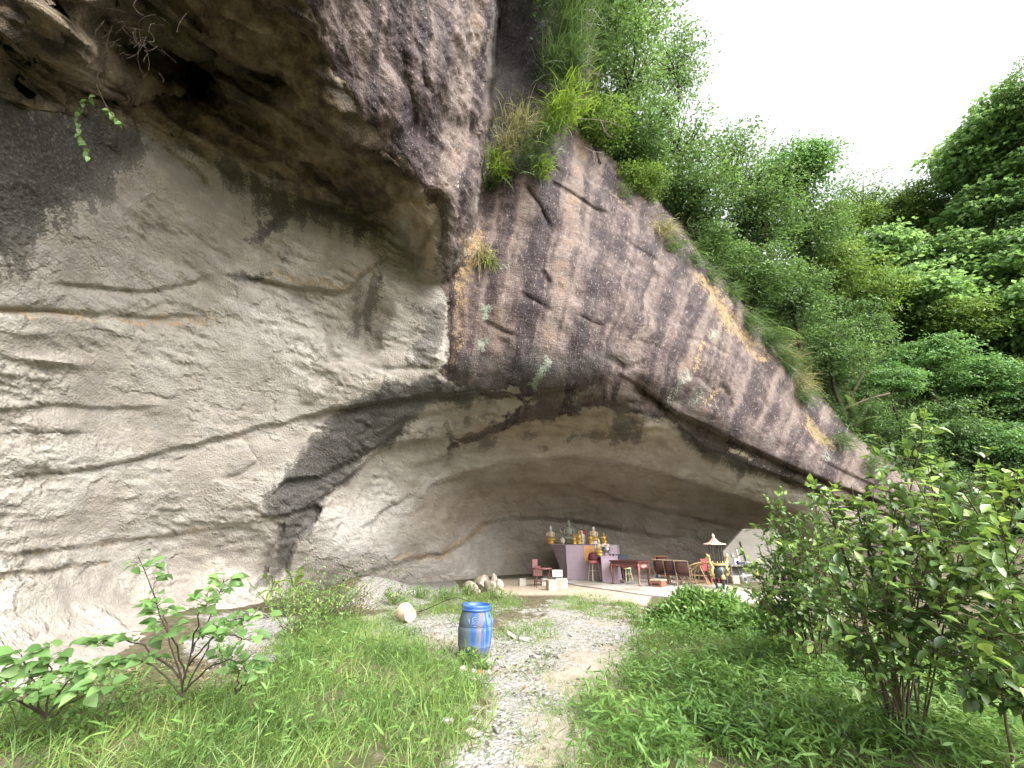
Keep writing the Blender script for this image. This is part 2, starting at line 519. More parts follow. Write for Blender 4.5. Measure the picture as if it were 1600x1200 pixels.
# bedding: noise squeezed vertically, terraced into flakes
bed = fbm(Pf * np.array([1.1, 0.9, 3.6]) + 31, 4, 0.55)
ter = bed * 3.0
ter = (np.floor(ter) + sstep(ter - np.floor(ter), 0.72, 1.0)) / 3.0
fl = fbm(Pf * np.array([2.2, 1.9, 6.5]) + 71, 4, 0.6) * 2.2
fl = (np.floor(fl) + sstep(fl - np.floor(fl), 0.8, 1.0)) / 2.2
gat = np.clip(0.5 + 1.2 * fbm(Pf / 1.3 + 51, 2), 0, 1)
rid = 1 - np.abs(fbm(Pf * np.array([1.6, 1.6, 0.8]) + 11, 4, 0.55))
flow_n = fbm(np.stack([np.arctan2(GU.ravel() - 460, 2500 - GV.ravel()) * 60, GV.ravel() / 160, 0 * GU.ravel()], -1), 3)
al = (GU * 0.83 + GV * 0.55).ravel(); ac = (-GU * 0.55 + GV * 0.83).ravel()
ribs = fbm(np.stack([al / 330, ac / 42, 0 * al], -1), 3); ribs2 = 1 - 2 * np.abs(fbm(np.stack([al / 120, ac / 26, 0 * al + 9], -1), 3))
roofm = (sstep(poly_sd(GU, GV, [(-340,-340),(470,-340),(470,0),(505,80),(560,178),(610,238),(658,284),(640,330),(612,350),(500,312),(330,236),(200,192),(0,150),(-340,120)]), -6, 14)).ravel()
disp = (mw * (0.06 * big + 0.014 * med + 0.03 * ter * (0.3 + gat) + 0.06 * fl * gat * gat)
        + md * (0.13 * big + 0.028 * med + 0.03 * flow_n + 0.03 * (rid - 0.8))
        + mp * (0.15 * big + 0.05 * med + 0.05 * (rid - 0.8) + 0.05 * ter) + roofm * (0.30 * ribs + 0.10 * ribs2)
        + mc_ * (0.09 * big + 0.006 * med + 0.025 * ter))
graze = np.abs((Nn * (np.array([0, 0, CAM_H]) - P)).sum(-1)).ravel() / (np.linalg.norm(P - np.array([0, 0, CAM_H]), axis=-1).ravel())
disp *= np.clip((graze - 0.08) * 4, 0, 1)
Pf = Pf + Nn.reshape(-1, 3) * disp[:, None]
P = Pf.reshape(*shape2, 3)
Nn = grid_normals(P)

# ---- stains and crusts of the rock, plus shade painted into the cleft by the prow
wu = 16 * fbm(np.stack([GU.ravel() / 60, GV.ravel() / 60, 0 * GU.ravel() + 5], -1), 5, 0.6).reshape(shape2)
wv = 16 * fbm(np.stack([GU.ravel() / 60, GV.ravel() / 60, 0 * GU.ravel() + 25], -1), 5, 0.6).reshape(shape2)
def mask(polys):
    m = np.zeros(shape2)
    for poly, s, soft in polys:
        L = np.array(poly, float); e = soft + 40
        bb = (GU > L[:, 0].min() - e) & (GU < L[:, 0].max() + e) & (GV > L[:, 1].min() - e) & (GV < L[:, 1].max() + e)
        kw = min(1.0, soft / 22)
        sd = poly_sd(GU[bb] + wu[bb] * kw, GV[bb] + wv[bb] * kw, poly)
        soft = soft * 1.5 + 4
        m[bb] = np.maximum(m[bb], s * np.clip(0.5 + sd / soft, 0, 1))
    return m.ravel()
def stroke(line, w, s, soft=10):
    """thin band along a line, as a polygon"""
    L = np.array(line, float); d = np.gradient(L, axis=0); d /= np.linalg.norm(d, axis=1)[:, None]
    n = np.stack([-d[:, 1], d[:, 0]], -1) * w / 2
    return ([tuple(p) for p in L + n] + [tuple(p) for p in (L - n)[::-1]], s, soft)
COLUMN = [(593,586),(567,618),(511,657),(494,682),(459,720),(444,743),(421,770),(409,810),(447,807),(438,842),(418,880),(397,924),(435,910),(456,860),(485,819),(502,784),(532,755),(572,720),(602,697),(628,676),(651,650),(675,638),(710,632),(780,606),(700,590)]
crust = mask([([(700,430),(726,392),(745,330),(765,250),(800,-340),(1700,-340),(1700,850),(1470,832),(1290,774),(1210,748),(1150,722),(1100,700),(1062,672),(1010,650),(960,640),(900,628),(830,618),(760,608),(700,598),(692,520)],1,16),
              ([(470,-340),(785,-340),(780,0),(772,150),(745,330),(725,390),(700,440),(684,340),(658,284),(610,238),(560,178),(505,80),(468,0)],1,16),
              ([(700,605),(850,615),(940,600),(905,640),(860,655),(800,672),(755,690),(700,698),(740,680),(785,655),(830,625)],0.9,14)])
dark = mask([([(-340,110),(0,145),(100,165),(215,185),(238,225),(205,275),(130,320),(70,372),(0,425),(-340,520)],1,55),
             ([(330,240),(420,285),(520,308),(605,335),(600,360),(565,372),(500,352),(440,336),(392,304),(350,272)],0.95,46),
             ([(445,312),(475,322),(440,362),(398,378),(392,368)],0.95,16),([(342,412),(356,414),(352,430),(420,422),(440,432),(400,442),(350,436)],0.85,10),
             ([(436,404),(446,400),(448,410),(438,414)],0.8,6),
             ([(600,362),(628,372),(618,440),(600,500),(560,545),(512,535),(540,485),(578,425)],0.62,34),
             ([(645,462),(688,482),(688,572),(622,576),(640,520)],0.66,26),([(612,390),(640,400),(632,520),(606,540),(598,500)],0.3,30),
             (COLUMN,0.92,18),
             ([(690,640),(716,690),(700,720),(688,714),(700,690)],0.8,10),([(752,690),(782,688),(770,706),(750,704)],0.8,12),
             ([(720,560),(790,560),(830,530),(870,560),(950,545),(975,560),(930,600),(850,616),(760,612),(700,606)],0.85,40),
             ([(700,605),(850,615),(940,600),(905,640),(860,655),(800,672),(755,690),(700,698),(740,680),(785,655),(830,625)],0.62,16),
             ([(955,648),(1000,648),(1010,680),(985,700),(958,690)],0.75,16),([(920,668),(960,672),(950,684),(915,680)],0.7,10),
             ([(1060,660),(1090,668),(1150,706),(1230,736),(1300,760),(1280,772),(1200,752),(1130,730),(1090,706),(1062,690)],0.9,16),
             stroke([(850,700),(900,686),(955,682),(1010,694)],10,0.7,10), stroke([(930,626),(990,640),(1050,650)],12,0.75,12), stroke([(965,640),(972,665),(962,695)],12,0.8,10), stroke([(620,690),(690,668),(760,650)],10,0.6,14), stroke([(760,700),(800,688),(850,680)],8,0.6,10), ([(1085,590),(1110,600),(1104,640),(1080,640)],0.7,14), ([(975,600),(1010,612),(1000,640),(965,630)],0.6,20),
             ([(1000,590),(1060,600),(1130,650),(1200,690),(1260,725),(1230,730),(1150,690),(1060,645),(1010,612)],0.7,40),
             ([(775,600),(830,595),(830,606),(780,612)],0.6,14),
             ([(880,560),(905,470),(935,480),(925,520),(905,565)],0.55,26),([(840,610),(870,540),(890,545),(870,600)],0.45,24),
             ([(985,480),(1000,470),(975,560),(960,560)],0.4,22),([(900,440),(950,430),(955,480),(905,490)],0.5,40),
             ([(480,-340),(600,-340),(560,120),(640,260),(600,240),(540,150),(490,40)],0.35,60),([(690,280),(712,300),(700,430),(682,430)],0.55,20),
             ([(715,330),(735,260),(742,330),(722,392),(704,430)],0.55,24),([(762,-340),(840,-340),(835,240),(760,300),(768,100)],1.0,14),  # last: cleft algae, painted darker to stand in for the cleft's shade
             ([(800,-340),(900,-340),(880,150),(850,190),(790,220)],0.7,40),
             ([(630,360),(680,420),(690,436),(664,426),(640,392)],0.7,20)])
ochre = mask([([(722,362),(760,338),(766,392),(738,450),(718,560),(706,602),(704,560),(712,450)],0.66,18),
              stroke([(-60,484),(60,488),(120,494),(240,502),(345,498)],9,0.85,10), stroke([(0,872),(160,850),(330,826)],7,0.6,10),
              stroke([(620,872),(690,868),(728,844),(758,820)],6,0.95,8), stroke([(430,428),(480,440),(545,455)],9,0.8,10),
              stroke([(545,455),(580,410),(600,352)],8,0.75,12), stroke([(0,905),(80,890),(170,878)],6,0.6,8),
              ([(1080,420),(1100,428),(1150,492),(1200,560),(1192,566),(1142,508),(1088,440)],0.9,14),
              ([(1255,645),(1300,682),(1306,700),(1285,694),(1262,668)],0.95,10), stroke([(1085,580),(1094,550),(1100,530)],7,0.9,7),
              stroke([(955,235+60),(985,340)],12,0.5,12), ([(640,322),(668,306),(680,312),(664,324)],0.7,10), stroke([(1120,605),(1100,650)],8,0.7,8)])
pale = mask([([(-340,880),(0,880),(330,835),(420,850),(430,900),(420,960),(0,1100),(-340,1120)],0.22,70),
             ([(350,450),(420,465),(500,530),(510,600),(440,610),(400,540),(345,480)],0.75,60),([(640,330),(660,380),(640,470),(600,560),(585,540),(612,470)],0.5,24),
             ([(500,800),(600,740),(660,765),(620,820),(560,880),(500,900)],0.6,40),
             stroke([(660,760),(690,750),(740,733),(800,718),(860,710)],15,1.0,8), ([(800,700),(900,690),(1000,700),(1060,730),(960,720),(860,716)],0.5,14),
             ([(1008,645),(1060,660),(1062,684),(1008,676)],0.95,8),([(885,655),(950,664),(945,674),(880,664)],0.9,8),([(1135,692),(1180,716),(1172,724),(1136,708)],0.95,8),
             ([(1062,666),(1096,684),(1090,700),(1066,690)],0.55,10),([(940,592),(970,572),(976,585),(960,610),(935,640),(920,638),(940,612)],0.6,16),
             ([(1085,615),(1108,604),(1132,640),(1128,652),(1104,640)],0.7,16),([(620,540),(640,480),(664,470),(640,540)],0.35,14),
             ([(1190,612),(1222,640),(1205,640)],0.4,10), ([(695,365),(708,330),(716,330),(704,372)],0.8,8),([(722,210),(730,210),(724,290),(712,330),(706,320)],0.7,8),
             ([(656,318),(680,330),(690,370),(664,362)],0.4,20), ([(330,0),(0,0),(0,40),(60,10)],0.0,10), ([(60,0),(110,0),(150,50),(120,55)],0.5,16),
             stroke([(1120,540),(1080,660)],10,0.35,10), stroke([(880,652),(950,662),(1010,664)],9,0.9,7), stroke([(1150,705),(1190,728),(1240,746)],9,0.75,8), stroke([(1030,600),(1012,640)],8,0.5,8), stroke([(1052,606),(1036,650)],7,0.5,8), stroke([(640,-20),(660,80),(688,190)],12,0.42,18), stroke([(700,-20),(706,90),(714,200)],10,0.45,16), stroke([(735,40),(728,160),(712,300)],8,0.5,12), stroke([(796,310),(790,350)],7,0.7,6), stroke([(1040,560),(1020,600)],9,0.4,8)])
lichen = mask([stroke([(860,560),(845,585),(832,606)],12,0.95,7), ([(756,470),(770,475),(764,500),(754,502)],0.9,7), ([(752,526),(766,530),(756,548),(746,546)],0.9,7),
               stroke([(1075,580),(1055,610),(1040,640)],10,0.6,8), ([(1115,510),(1128,514),(1126,530),(1114,528)],0.7,8), ([(1288,700),(1302,706),(1300,730),(1290,722)],0.6,8),
               stroke([(1100,600),(1085,640)],8,0.6,8), ([(900,610),(925,600),(915,622),(900,630)],0.5,10), ([(780,410),(796,408),(794,420),(782,420)],0.5,7)])
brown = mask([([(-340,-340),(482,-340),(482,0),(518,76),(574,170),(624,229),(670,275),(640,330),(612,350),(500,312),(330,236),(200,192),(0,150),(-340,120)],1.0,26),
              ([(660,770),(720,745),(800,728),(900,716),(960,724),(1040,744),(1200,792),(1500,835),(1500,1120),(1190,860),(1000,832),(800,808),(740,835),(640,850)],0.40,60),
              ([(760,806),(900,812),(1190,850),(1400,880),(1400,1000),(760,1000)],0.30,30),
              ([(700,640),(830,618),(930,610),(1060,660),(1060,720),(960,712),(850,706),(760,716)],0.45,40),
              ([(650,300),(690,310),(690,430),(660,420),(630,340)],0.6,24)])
moss = mask([([(100,20),(300,10),(330,110),(230,120),(150,70)],0.7,60),([(330,230),(480,300),(600,330),(560,350),(430,330),(340,280)],0.55,50),([(0,60),(100,120),(90,150),(0,110)],0.4,40),
             ([(240,180),(330,190),(340,260),(290,270),(250,230)],0.6,40), ([(1262,650),(1300,684),(1306,700),(1285,694)],0.8,8), ([(1300,740),(1420,780),(1420,800),(1330,770)],0.5,20)])
fl_s = np.arctan2(GU.ravel() - 460, 2500 - GV.ravel()) * 100
fl_r = np.hypot(GU.ravel() - 460, GV.ravel() - 2500) / 100
def u01(a): return np.clip(0.5 + 0.36 * a, 0, 1)
tex_a = u01(fbm(Pf * 0.9 + 3, 6, 0.6))
tex_b = u01(fbm(Pf * np.array([1.6, 1.6, 7.0]) + 13, 5, 0.62))
_w = 0.35 * fbm(Pf * 0.5 + 3, 3)
tex_s = u01(0.62 * fbm(np.stack([fl_s * 0.42 + _w, fl_r * 0.05, 0 * fl_s], -1), 4, 0.6) + 0.55 * fbm(np.stack([fl_s * 1.5 + _w, fl_r * 0.07, 0 * fl_s + 8], -1), 5, 0.65) + 0.18 * fbm(Pf * 0.6 + 40, 4))
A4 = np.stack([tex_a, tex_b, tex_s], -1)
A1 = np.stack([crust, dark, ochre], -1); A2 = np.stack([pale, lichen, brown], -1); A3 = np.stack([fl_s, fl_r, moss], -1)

# ---- rock material
def rock_material():
    N = NT('weathered_sandstone')
    co = N.n('NewGeometry').outputs['Position']
    a1 = N.n('SeparateXYZ', _0=N.attr('stain_shade_a', 1)); a2 = N.n('SeparateXYZ', _0=N.attr('stain_b', 1)); a3 = N.n('SeparateXYZ', _0=N.attr('stain_c', 1))
    crust, dark, ochre = a1.outputs; pale, lichen, brown = a2.outputs; fs, fr, moss = a3.outputs
    a4 = N.n('SeparateXYZ', _0=N.attr('grain', 1)); n1, nb, st1 = a4.outputs
    n2 = N.noise(co, 5.0, 6, 0.68); n3 = N.noise(co, 26.0, 2, 0.6)
    fleck = N.noise(N.n('CombineXYZ', _0=N.math('MULTIPLY', fs, 4.2), _1=N.math('MULTIPLY', fr, 9.0), _2=0.0).outputs[0], 1.6, 4, 0.75)
    def edge(m, nz, amt, lo=0.42, hi=0.58):
        return N.ss(N.math('ADD', m, N.math('MULTIPLY', N.math('SUBTRACT', nz, 0.5), N.math('MULTIPLY', amt * 2.4, N.math('MULTIPLY', N.math('POWER', m, 0.6), N.math('SUBTRACT', 1.25, m))))), lo, hi)
    mixn = N.math('MULTIPLY_ADD', n2, 0.5, N.math('MULTIPLY', n1, 0.5))
    mixf = N.math('MULTIPLY_ADD', n3, 0.45, N.math('MULTIPLY', n2, 0.55))
    # fresh sandstone
    c = N.ramp(n1, [(0.30, (0.25, 0.228, 0.197)), (0.5, (0.345, 0.318, 0.278)), (0.7, (0.415, 0.394, 0.357))])
    c = N.mix(N.math('MULTIPLY', N.ss(nb, 0.42, 0.62), 0.55), c, (0.27, 0.252, 0.228))
    c = N.mix(N.math('MULTIPLY', N.ss(n2, 0.5, 0.72), 0.5), c, (0.43, 0.385, 0.32))
    c = N.mix(N.math('MULTIPLY', N.ss(n3, 0.55, 0.75), 0.35), c, (0.25, 0.225, 0.19))
    c = N.mix(N.math('MULTIPLY', edge(pale, mixf, 1.3, 0.2, 0.75), 0.8), c, N.ramp(n2, [(0.3, (0.39, 0.367, 0.335)), (0.7, (0.52, 0.503, 0.475))]))
    # brown soffit, darkest on the overhanging roof
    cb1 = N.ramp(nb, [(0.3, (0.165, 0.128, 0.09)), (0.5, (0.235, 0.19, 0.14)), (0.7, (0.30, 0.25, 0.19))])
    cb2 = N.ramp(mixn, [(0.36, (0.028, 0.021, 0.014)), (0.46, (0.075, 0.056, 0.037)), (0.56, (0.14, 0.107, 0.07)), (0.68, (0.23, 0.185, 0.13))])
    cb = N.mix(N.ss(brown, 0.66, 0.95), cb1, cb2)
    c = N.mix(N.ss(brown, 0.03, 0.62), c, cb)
    # purple-brown weathering crust with run-off streaks and pale flecks
    cc = N.ramp(mixn, [(0.36, (0.026, 0.015, 0.017)), (0.46, (0.060, 0.040, 0.040)), (0.55, (0.098, 0.069, 0.064)), (0.66, (0.155, 0.12, 0.108))])
    cc = N.mix(N.math('MULTIPLY', N.ss(st1, 0.48, 0.66), 0.8), cc, (0.175, 0.137, 0.117))
    cc = N.mix(N.math('MULTIPLY', N.ss(st1, 0.50, 0.34), 0.85), cc, (0.020, 0.013, 0.016))
    cc = N.mix(N.math('MULTIPLY', N.math('MULTIPLY', N.ss(st1, 0.60, 0.70), N.ss(n1, 0.5, 0.62)), 0.4), cc, (0.22, 0.13, 0.075))
    cc = N.mix(N.math('MULTIPLY', N.ss(fleck, 0.57, 0.63), 0.6), cc, (0.27, 0.225, 0.19))
    cc = N.mix(N.math('MULTIPLY', N.ss(fleck, 0.43, 0.38), 0.6), cc, (0.05, 0.037, 0.038))
    mcr = edge(crust, mixn, 1.6)
    c = N.mix(mcr, c, cc)
    # ochre seepage, black algae film with the painted cleft shade, pale green lichen, moss
    c = N.mix(N.math('MULTIPLY', edge(ochre, mixf, 2.6, 0.38, 0.66), 0.75), c, N.ramp(n2, [(0.3, (0.20, 0.125, 0.05)), (0.7, (0.40, 0.29, 0.15))]))
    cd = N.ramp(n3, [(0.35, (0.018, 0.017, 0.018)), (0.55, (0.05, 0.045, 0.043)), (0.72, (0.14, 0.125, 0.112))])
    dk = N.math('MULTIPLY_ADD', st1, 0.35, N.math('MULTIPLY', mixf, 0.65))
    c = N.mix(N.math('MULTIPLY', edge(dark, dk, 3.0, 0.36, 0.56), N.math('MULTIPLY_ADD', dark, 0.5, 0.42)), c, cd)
    c = N.mix(N.math('MULTIPLY', N.math('MULTIPLY', N.ss(fleck, 0.60, 0.66), dark), 0.45), c, (0.40, 0.36, 0.31))
    c = N.mix(N.math('MULTIPLY', edge(pale, mixf, 1.6, 0.6, 0.8), N.math('MULTIPLY', mcr, 0.85)), c, (0.58, 0.53, 0.45))
    c = N.mix(N.math('MULTIPLY', edge(lichen, mixf, 3.0, 0.4, 0.62), 0.6), c, (0.30, 0.36, 0.28))
    c = N.mix(N.math('MULTIPLY', edge(moss, mixf, 1.6, 0.4, 0.7), 0.6), c, (0.07, 0.075, 0.022))
    h = N.math('ADD', N.math('MULTIPLY', n2, 0.6), N.math('ADD', N.math('MULTIPLY', n3, 0.55), N.math('MULTIPLY', nb, 0.4)))
    h = N.math('ADD', h, N.math('MULTIPLY', N.math('MULTIPLY', fleck, mcr), 0.4))
    nf = N.noise(N.scalev(co, (1.3, 1.3, 3.6)), 3.2, 5, 0.64)
    x = N.math('MULTIPLY', nf, 11.0); fx = N.math('FRACT', x)
    step = N.math('ADD', N.math('FLOOR', x), N.ss(fx, 0.86, 1.0))
    soft = N.math('MULTIPLY', N.math('SUBTRACT', 1.0, N.math('MAXIMUM', mcr, N.math('MULTIPLY', N.ss(brown, 0.2, 0.5), N.ss(brown, 0.95, 0.7)))), N.math('MULTIPLY_ADD', N.ss(n1, 0.46, 0.60), 0.8, 0.2))
    h = N.math('ADD', h, N.math('MULTIPLY', step, N.math('MULTIPLY', soft, 0.17)))
    h = N.math('ADD', h, N.math('MULTIPLY', step, N.math('MULTIPLY', mcr, 0.15)))
    b = N.bump(h, 1.0, 0.06)
    rough = N.math('MULTIPLY_ADD', n3, 0.3, 0.62)
    return N.done(c, rough, b, 0.0, 0.35)
ROCK = rock_material()

cliff = bpy.data.objects.new('cliff', None); COL.objects.link(cliff)
tag(cliff, 'huge weathered sandstone cliff with an overhang, a rounded dome and a shallow cave', None, None, 'structure')
nr, nc = shape2
idx = np.arange(nr * nc).reshape(nr, nc)
quads = np.stack([idx[:-1, :-1], idx[1:, :-1], idx[1:, 1:], idx[:-1, 1:]], -1).reshape(-1, 4)
kq = (keep[:-1, :-1] & keep[1:, 1:] & keep[1:, :-1] & keep[:-1, 1:]).ravel()
zone = np.zeros(shape2, int)                       # wall
zone[poly_sd(GU, GV, POLY_CAVE) > 0] = 3
zone[(zone == 3) & (poly_sd(GU, GV, [(640,700),(640,850),(728,842),(758,818),(800,808),(900,816),(1000,832),(1150,850),(1500,900),(1500,600)]) > 0)] = 4
zone[m_dome > 0.5] = 1
zone[m_prow > 0.5] = 2
zq = zone[:-1, :-1].ravel()
names = ['rock_wall', 'rock_dome', 'rock_overhang', 'cave_back_wall', 'cave_ceiling']
zl = ['pale beige sandstone wall with flaking bedding lines', 'purple-brown dome face streaked by run-off', 'dark overhanging rock roof with a jutting prow',
      'grey-brown back wall of the cave', 'smooth brown ceiling of the cave']
Nf = Nn.reshape(-1, 3)
cliff_bvh = BVHTree.FromPolygons([tuple(p) for p in Pf[::1]], [tuple(q) for q in quads[kq][::1].tolist()], all_triangles=False) if False else None
for z in range(5):
    q = quads[kq & (zq == z)]
    used, inv = np.unique(q, return_inverse=True)
    q2 = inv.reshape(-1, 4)
    me = mesh_np(names[z], Pf[used], Fq=q2, attrs={'stain_shade_a': A1[used], 'stain_b': A2[used], 'stain_c': A3[used], 'grain': A4[used]}, mat=ROCK)
    me.normals_split_custom_set_from_vertices(Nf[used].tolist())
    o = link(names[z], me, cliff)
    o['label'] = zl[z]

def rock_t(u, v):
    """distance of the rock surface at a photo pixel (for things that grow on it)"""
    i = int(np.clip(round((v + 330) / STEP), 0, nr - 1)); j = int(np.clip(round((u + 330) / STEP), 0, nc - 1))
    q = P[i, j] - np.array([0, 0, CAM_H])
    return float(q[1] * CT + q[2] * ST), Vector(P[i, j].tolist()), Vector(Nn[i, j].tolist())

# ================================================================== GROUND, HILLSIDE
def ground_masks(X, Y):
    """0..1 weights over the valley floor, by place"""
    Pg = np.stack([X, Y, ground_z(X, Y)], -1)
    u, v, dep = project(Pg)
    ok = dep > 0.3
    u = np.where(ok, u, -9999); v = np.where(ok, v, 9999)
    def pm(poly, soft): return np.clip(0.5 + poly_sd(u, v, poly) / soft, 0, 1)
    return pm
PATH = [(690,1210),(930,1210),(920,1130),(940,1080),(985,1045),(990,1000),(985,965),(900,945),(880,955),(800,975),(760,990),(640,970),(560,970),(560,1000),(640,1010),(700,1040),(765,1060),(760,1110),(720,1160)]
GRAVEL = [(705,1210),(810,1210),(825,1120),(880,1065),(890,1020),(960,1000),(985,970),(900,950),(790,975),(760,990),(770,1040),(775,1080),(740,1150)]
WALLFOOT = [(300,985),(400,945),(450,965),(470,1000),(400,1050),(330,1050),(290,1020)]
GRAVEL2 = [(600,965),(720,962),(725,990),(640,1000),(590,985)]
SLAB = [(850,908),(905,905),(1300,905),(1300,935),(1010,932),(900,918)]
DIRT = [(740,905),(850,905),(930,915),(1020,930),(1010,945),(880,930),(780,930)]

gx = np.concatenate([np.linspace(-160, -16, 14), np.arange(-15, 16, 0.11), np.linspace(17, 160, 14)])
gy = np.concatenate([np.linspace(-120, -3, 12), np.arange(-2, 25, 0.11), np.linspace(26, 160, 12)])
GX, GY = np.meshgrid(gx, gy)
GZ = ground_z(GX, GY)
Pg = np.stack([GX.ravel(), GY.ravel(), GZ.ravel()], -1)
gn = fbm(Pg * 1.3, 4) * 0.03 + fbm(Pg * 5.0, 3) * 0.012
inpath = np.zeros(len(Pg))
pm = ground_masks(Pg[:, 0], Pg[:, 1])
m_gr = np.maximum(np.maximum(pm(GRAVEL, 130), pm(GRAVEL2, 40)), np.maximum(pm(WALLFOOT, 40), pm([(560,905),(640,862),(705,895),(730,935),(600,955),(530,948)], 24))); m_pa = pm(PATH, 70); m_di = pm(DIRT, 14)
flat = np.clip((Pg[:, 1] - 13.6) / 1.2, 0, 1)
Pg[:, 2] += gn * (1 - flat) 
nyr, nxc = GX.shape
gi = np.arange(nyr * nxc).reshape(nyr, nxc)
gq = np.stack([gi[:-1, :-1], gi[:-1, 1:], gi[1:, 1:], gi[1:, :-1]], -1).reshape(-1, 4)

def ground_material():
    N = NT('valley_floor')
    co = N.n('NewGeometry').outputs['Position']
    a = N.n('SeparateXYZ', _0=N.attr('cover', 1)); gr, pa, di = a.outputs
    n1 = N.attr('patch', 2); n2 = N.noise(co, 6, 4, 0.65); n3 = n2
    vo = N.n('TexVoronoi', Vector=co, Scale=26.0)
    soil = N.ramp(n2, [(0.3, (0.05, 0.042, 0.026)), (0.55, (0.10, 0.085, 0.052)), (0.75, (0.19, 0.165, 0.11))])
    soil = N.mix(N.math('MULTIPLY', N.ss(n1, 0.45, 0.6), 0.55), soil, (0.06, 0.085, 0.024))
    earth = N.ramp(n2, [(0.3, (0.20, 0.175, 0.135)), (0.7, (0.33, 0.295, 0.24))])
    stone = N.mix(N.math('MULTIPLY', n3, 0.5), N.ramp(N.n('SeparateXYZ', _0=vo.outputs[1]).outputs[0], [(0.0, (0.12, 0.117, 0.11)), (0.5, (0.24, 0.235, 0.225)), (1.0, (0.38, 0.37, 0.355))]), (0.24, 0.22, 0.19))
    nz = N.math('MULTIPLY', N.math('SUBTRACT', N.math('MULTIPLY_ADD', n1, 0.5, N.math('MULTIPLY', n2, 0.5)), 0.5), 2.2)
    c = N.mix(N.ss(N.math('ADD', pa, nz), 0.25, 0.6), soil, earth)
    mg = N.ss(N.math('ADD', gr, nz), 0.38, 0.62)
    c = N.mix(mg, c, stone)
    c = N.mix(N.ss(N.math('ADD', di, N.math('MULTIPLY', nz, 0.25)), 0.3, 0.7), c, N.ramp(n2, [(0.3, (0.33, 0.27, 0.205)), (0.7, (0.44, 0.37, 0.29))]))
    h = N.math('ADD', N.math('MULTIPLY', N.math('SUBTRACT', 1.0, vo.outputs[0]), N.math('MULTIPLY_ADD', mg, 0.8, 0.15)), n2)
    return N.done(c, 0.9, N.bump(h, 0.8, 0.03), 0, 0.25)
gme = mesh_np('ground', Pg, Fq=gq, attrs={'cover': np.stack([m_gr, m_pa, m_di], -1), 'patch': np.clip(0.5 + 0.36 * fbm(Pg * 1.1, 5), 0, 1)}, mat=ground_material())
ground = tag(link('ground', gme), 'valley floor of worn earth, gravel and grass below the cliff', None, None, 'structure')

# concrete slab of the cave floor, a low poured sheet with an irregular front edge
slab_mat = plain('pale_concrete', (0.36, 0.34, 0.31), 0.85, 0.18, 3.0, dirt=(0.27, 0.235, 0.195), spec=0.25)
front = [(852,908),(880,911),(905,916),(940,921),(975,926),(1010,931),(1060,936),(1120,940),(1200,944),(1330,948)]
fr_pts = [on_ground(u, v)[0] for u, v in front]
bm = bmesh.new()
top = [bm.verts.new((p.x, p.y, 0.035)) for p in fr_pts]
back = [bm.verts.new((p.x, 24.0, 0.035)) for p in fr_pts]
low = [bm.verts.new((p.x, p.y - 0.02, -0.3)) for p in fr_pts]
for i in range(len(top) - 1):
    bm.faces.new((top[i], top[i + 1], back[i + 1], back[i])); bm.faces.new((low[i], low[i + 1], top[i + 1], top[i]))
bm.normal_update()
sme = bpy.data.meshes.new('cave_floor'); bm.to_mesh(sme); bm.free()
tag(link('cave_floor', sme, None, slab_mat), 'pale concrete floor slab inside the cave', None, None, 'structure')
SLAB_Z = 0.035

# wooded slope behind and right of the dome
HP = [(850,100,19),(870,-120,19),(950,300,17.5),(1030,380,18.0),(1100,450,19),(1200,575,19.6),(1300,690,20.4),(1400,770,20.8),(1500,830,21),(1600,850,20),(1850,880,17),
      (960,200,22),(1050,300,24),(1200,400,29),(1300,450,34),(1400,420,37),(1500,380,36),(1600,300,33),(1850,170,27),(1300,560,25.5),(1450,600,27),(1600,600,25),(1850,600,21),(1450,900,21),(1850,950,15),(1450,1000,20.5)]
hu, hv = np.meshgrid(np.arange(850, 1860, 12.0), np.arange(-120, 960, 12.0))
ht = tps_fit(HP)(hu, hv)
HPt = pt(hu, hv, ht).reshape(-1, 3)
HPt += (fbm(HPt / 2.5, 3) * 0.5)[:, None] * np.array([0.3, 0.3, 1])
# keep what lies under the ridge line
RIDGE = [(850,960),(850,60),(900,120),(960,210),(1050,300),(1200,400),(1300,445),(1400,425),(1500,385),(1600,300),(1860,160),(1860,960)]
_d, _s, _p = line_sd(hu, hv, EDGE)
kk = (poly_sd(hu, hv, RIDGE) > -6) & ((_d * -_s > -4) | (hu > 1485))
hi = np.arange(hu.size).reshape(hu.shape)
hq = np.stack([hi[:-1, :-1], hi[1:, :-1], hi[1:, 1:], hi[:-1, 1:]], -1).reshape(-1, 4)
hk = (kk[:-1, :-1] & kk[1:, 1:] & kk[1:, :-1] & kk[:-1, 1:]).ravel()
def soil_material():
    N = NT('forest_floor')
    co = N.n('NewGeometry').outputs['Position']
    n2 = N.noise(co, 1.5, 7, 0.65); n3 = N.noise(co, 9, 5, 0.65)
    c = N.ramp(n2, [(0.3, (0.025, 0.04, 0.014)), (0.55, (0.05, 0.075, 0.025)), (0.75, (0.08, 0.09, 0.04))])
    return N.done(c, 0.95, N.bump(N.math('ADD', n2, n3), 1.0, 0.3), 0, 0.1)
hme = mesh_np('hillside', HPt, Fq=hq[hk], mat=soil_material())
hill = tag(link('hillside', hme), 'steep wooded slope rising behind the rock dome', None, None, 'structure')
hill_bvh = BVHTree.FromPolygons(HPt.tolist(), hq[hk].tolist())

# ================================================================== PLANTS
def unit(a): return a / (np.linalg.norm(a, axis=-1, keepdims=True) + 1e-9)

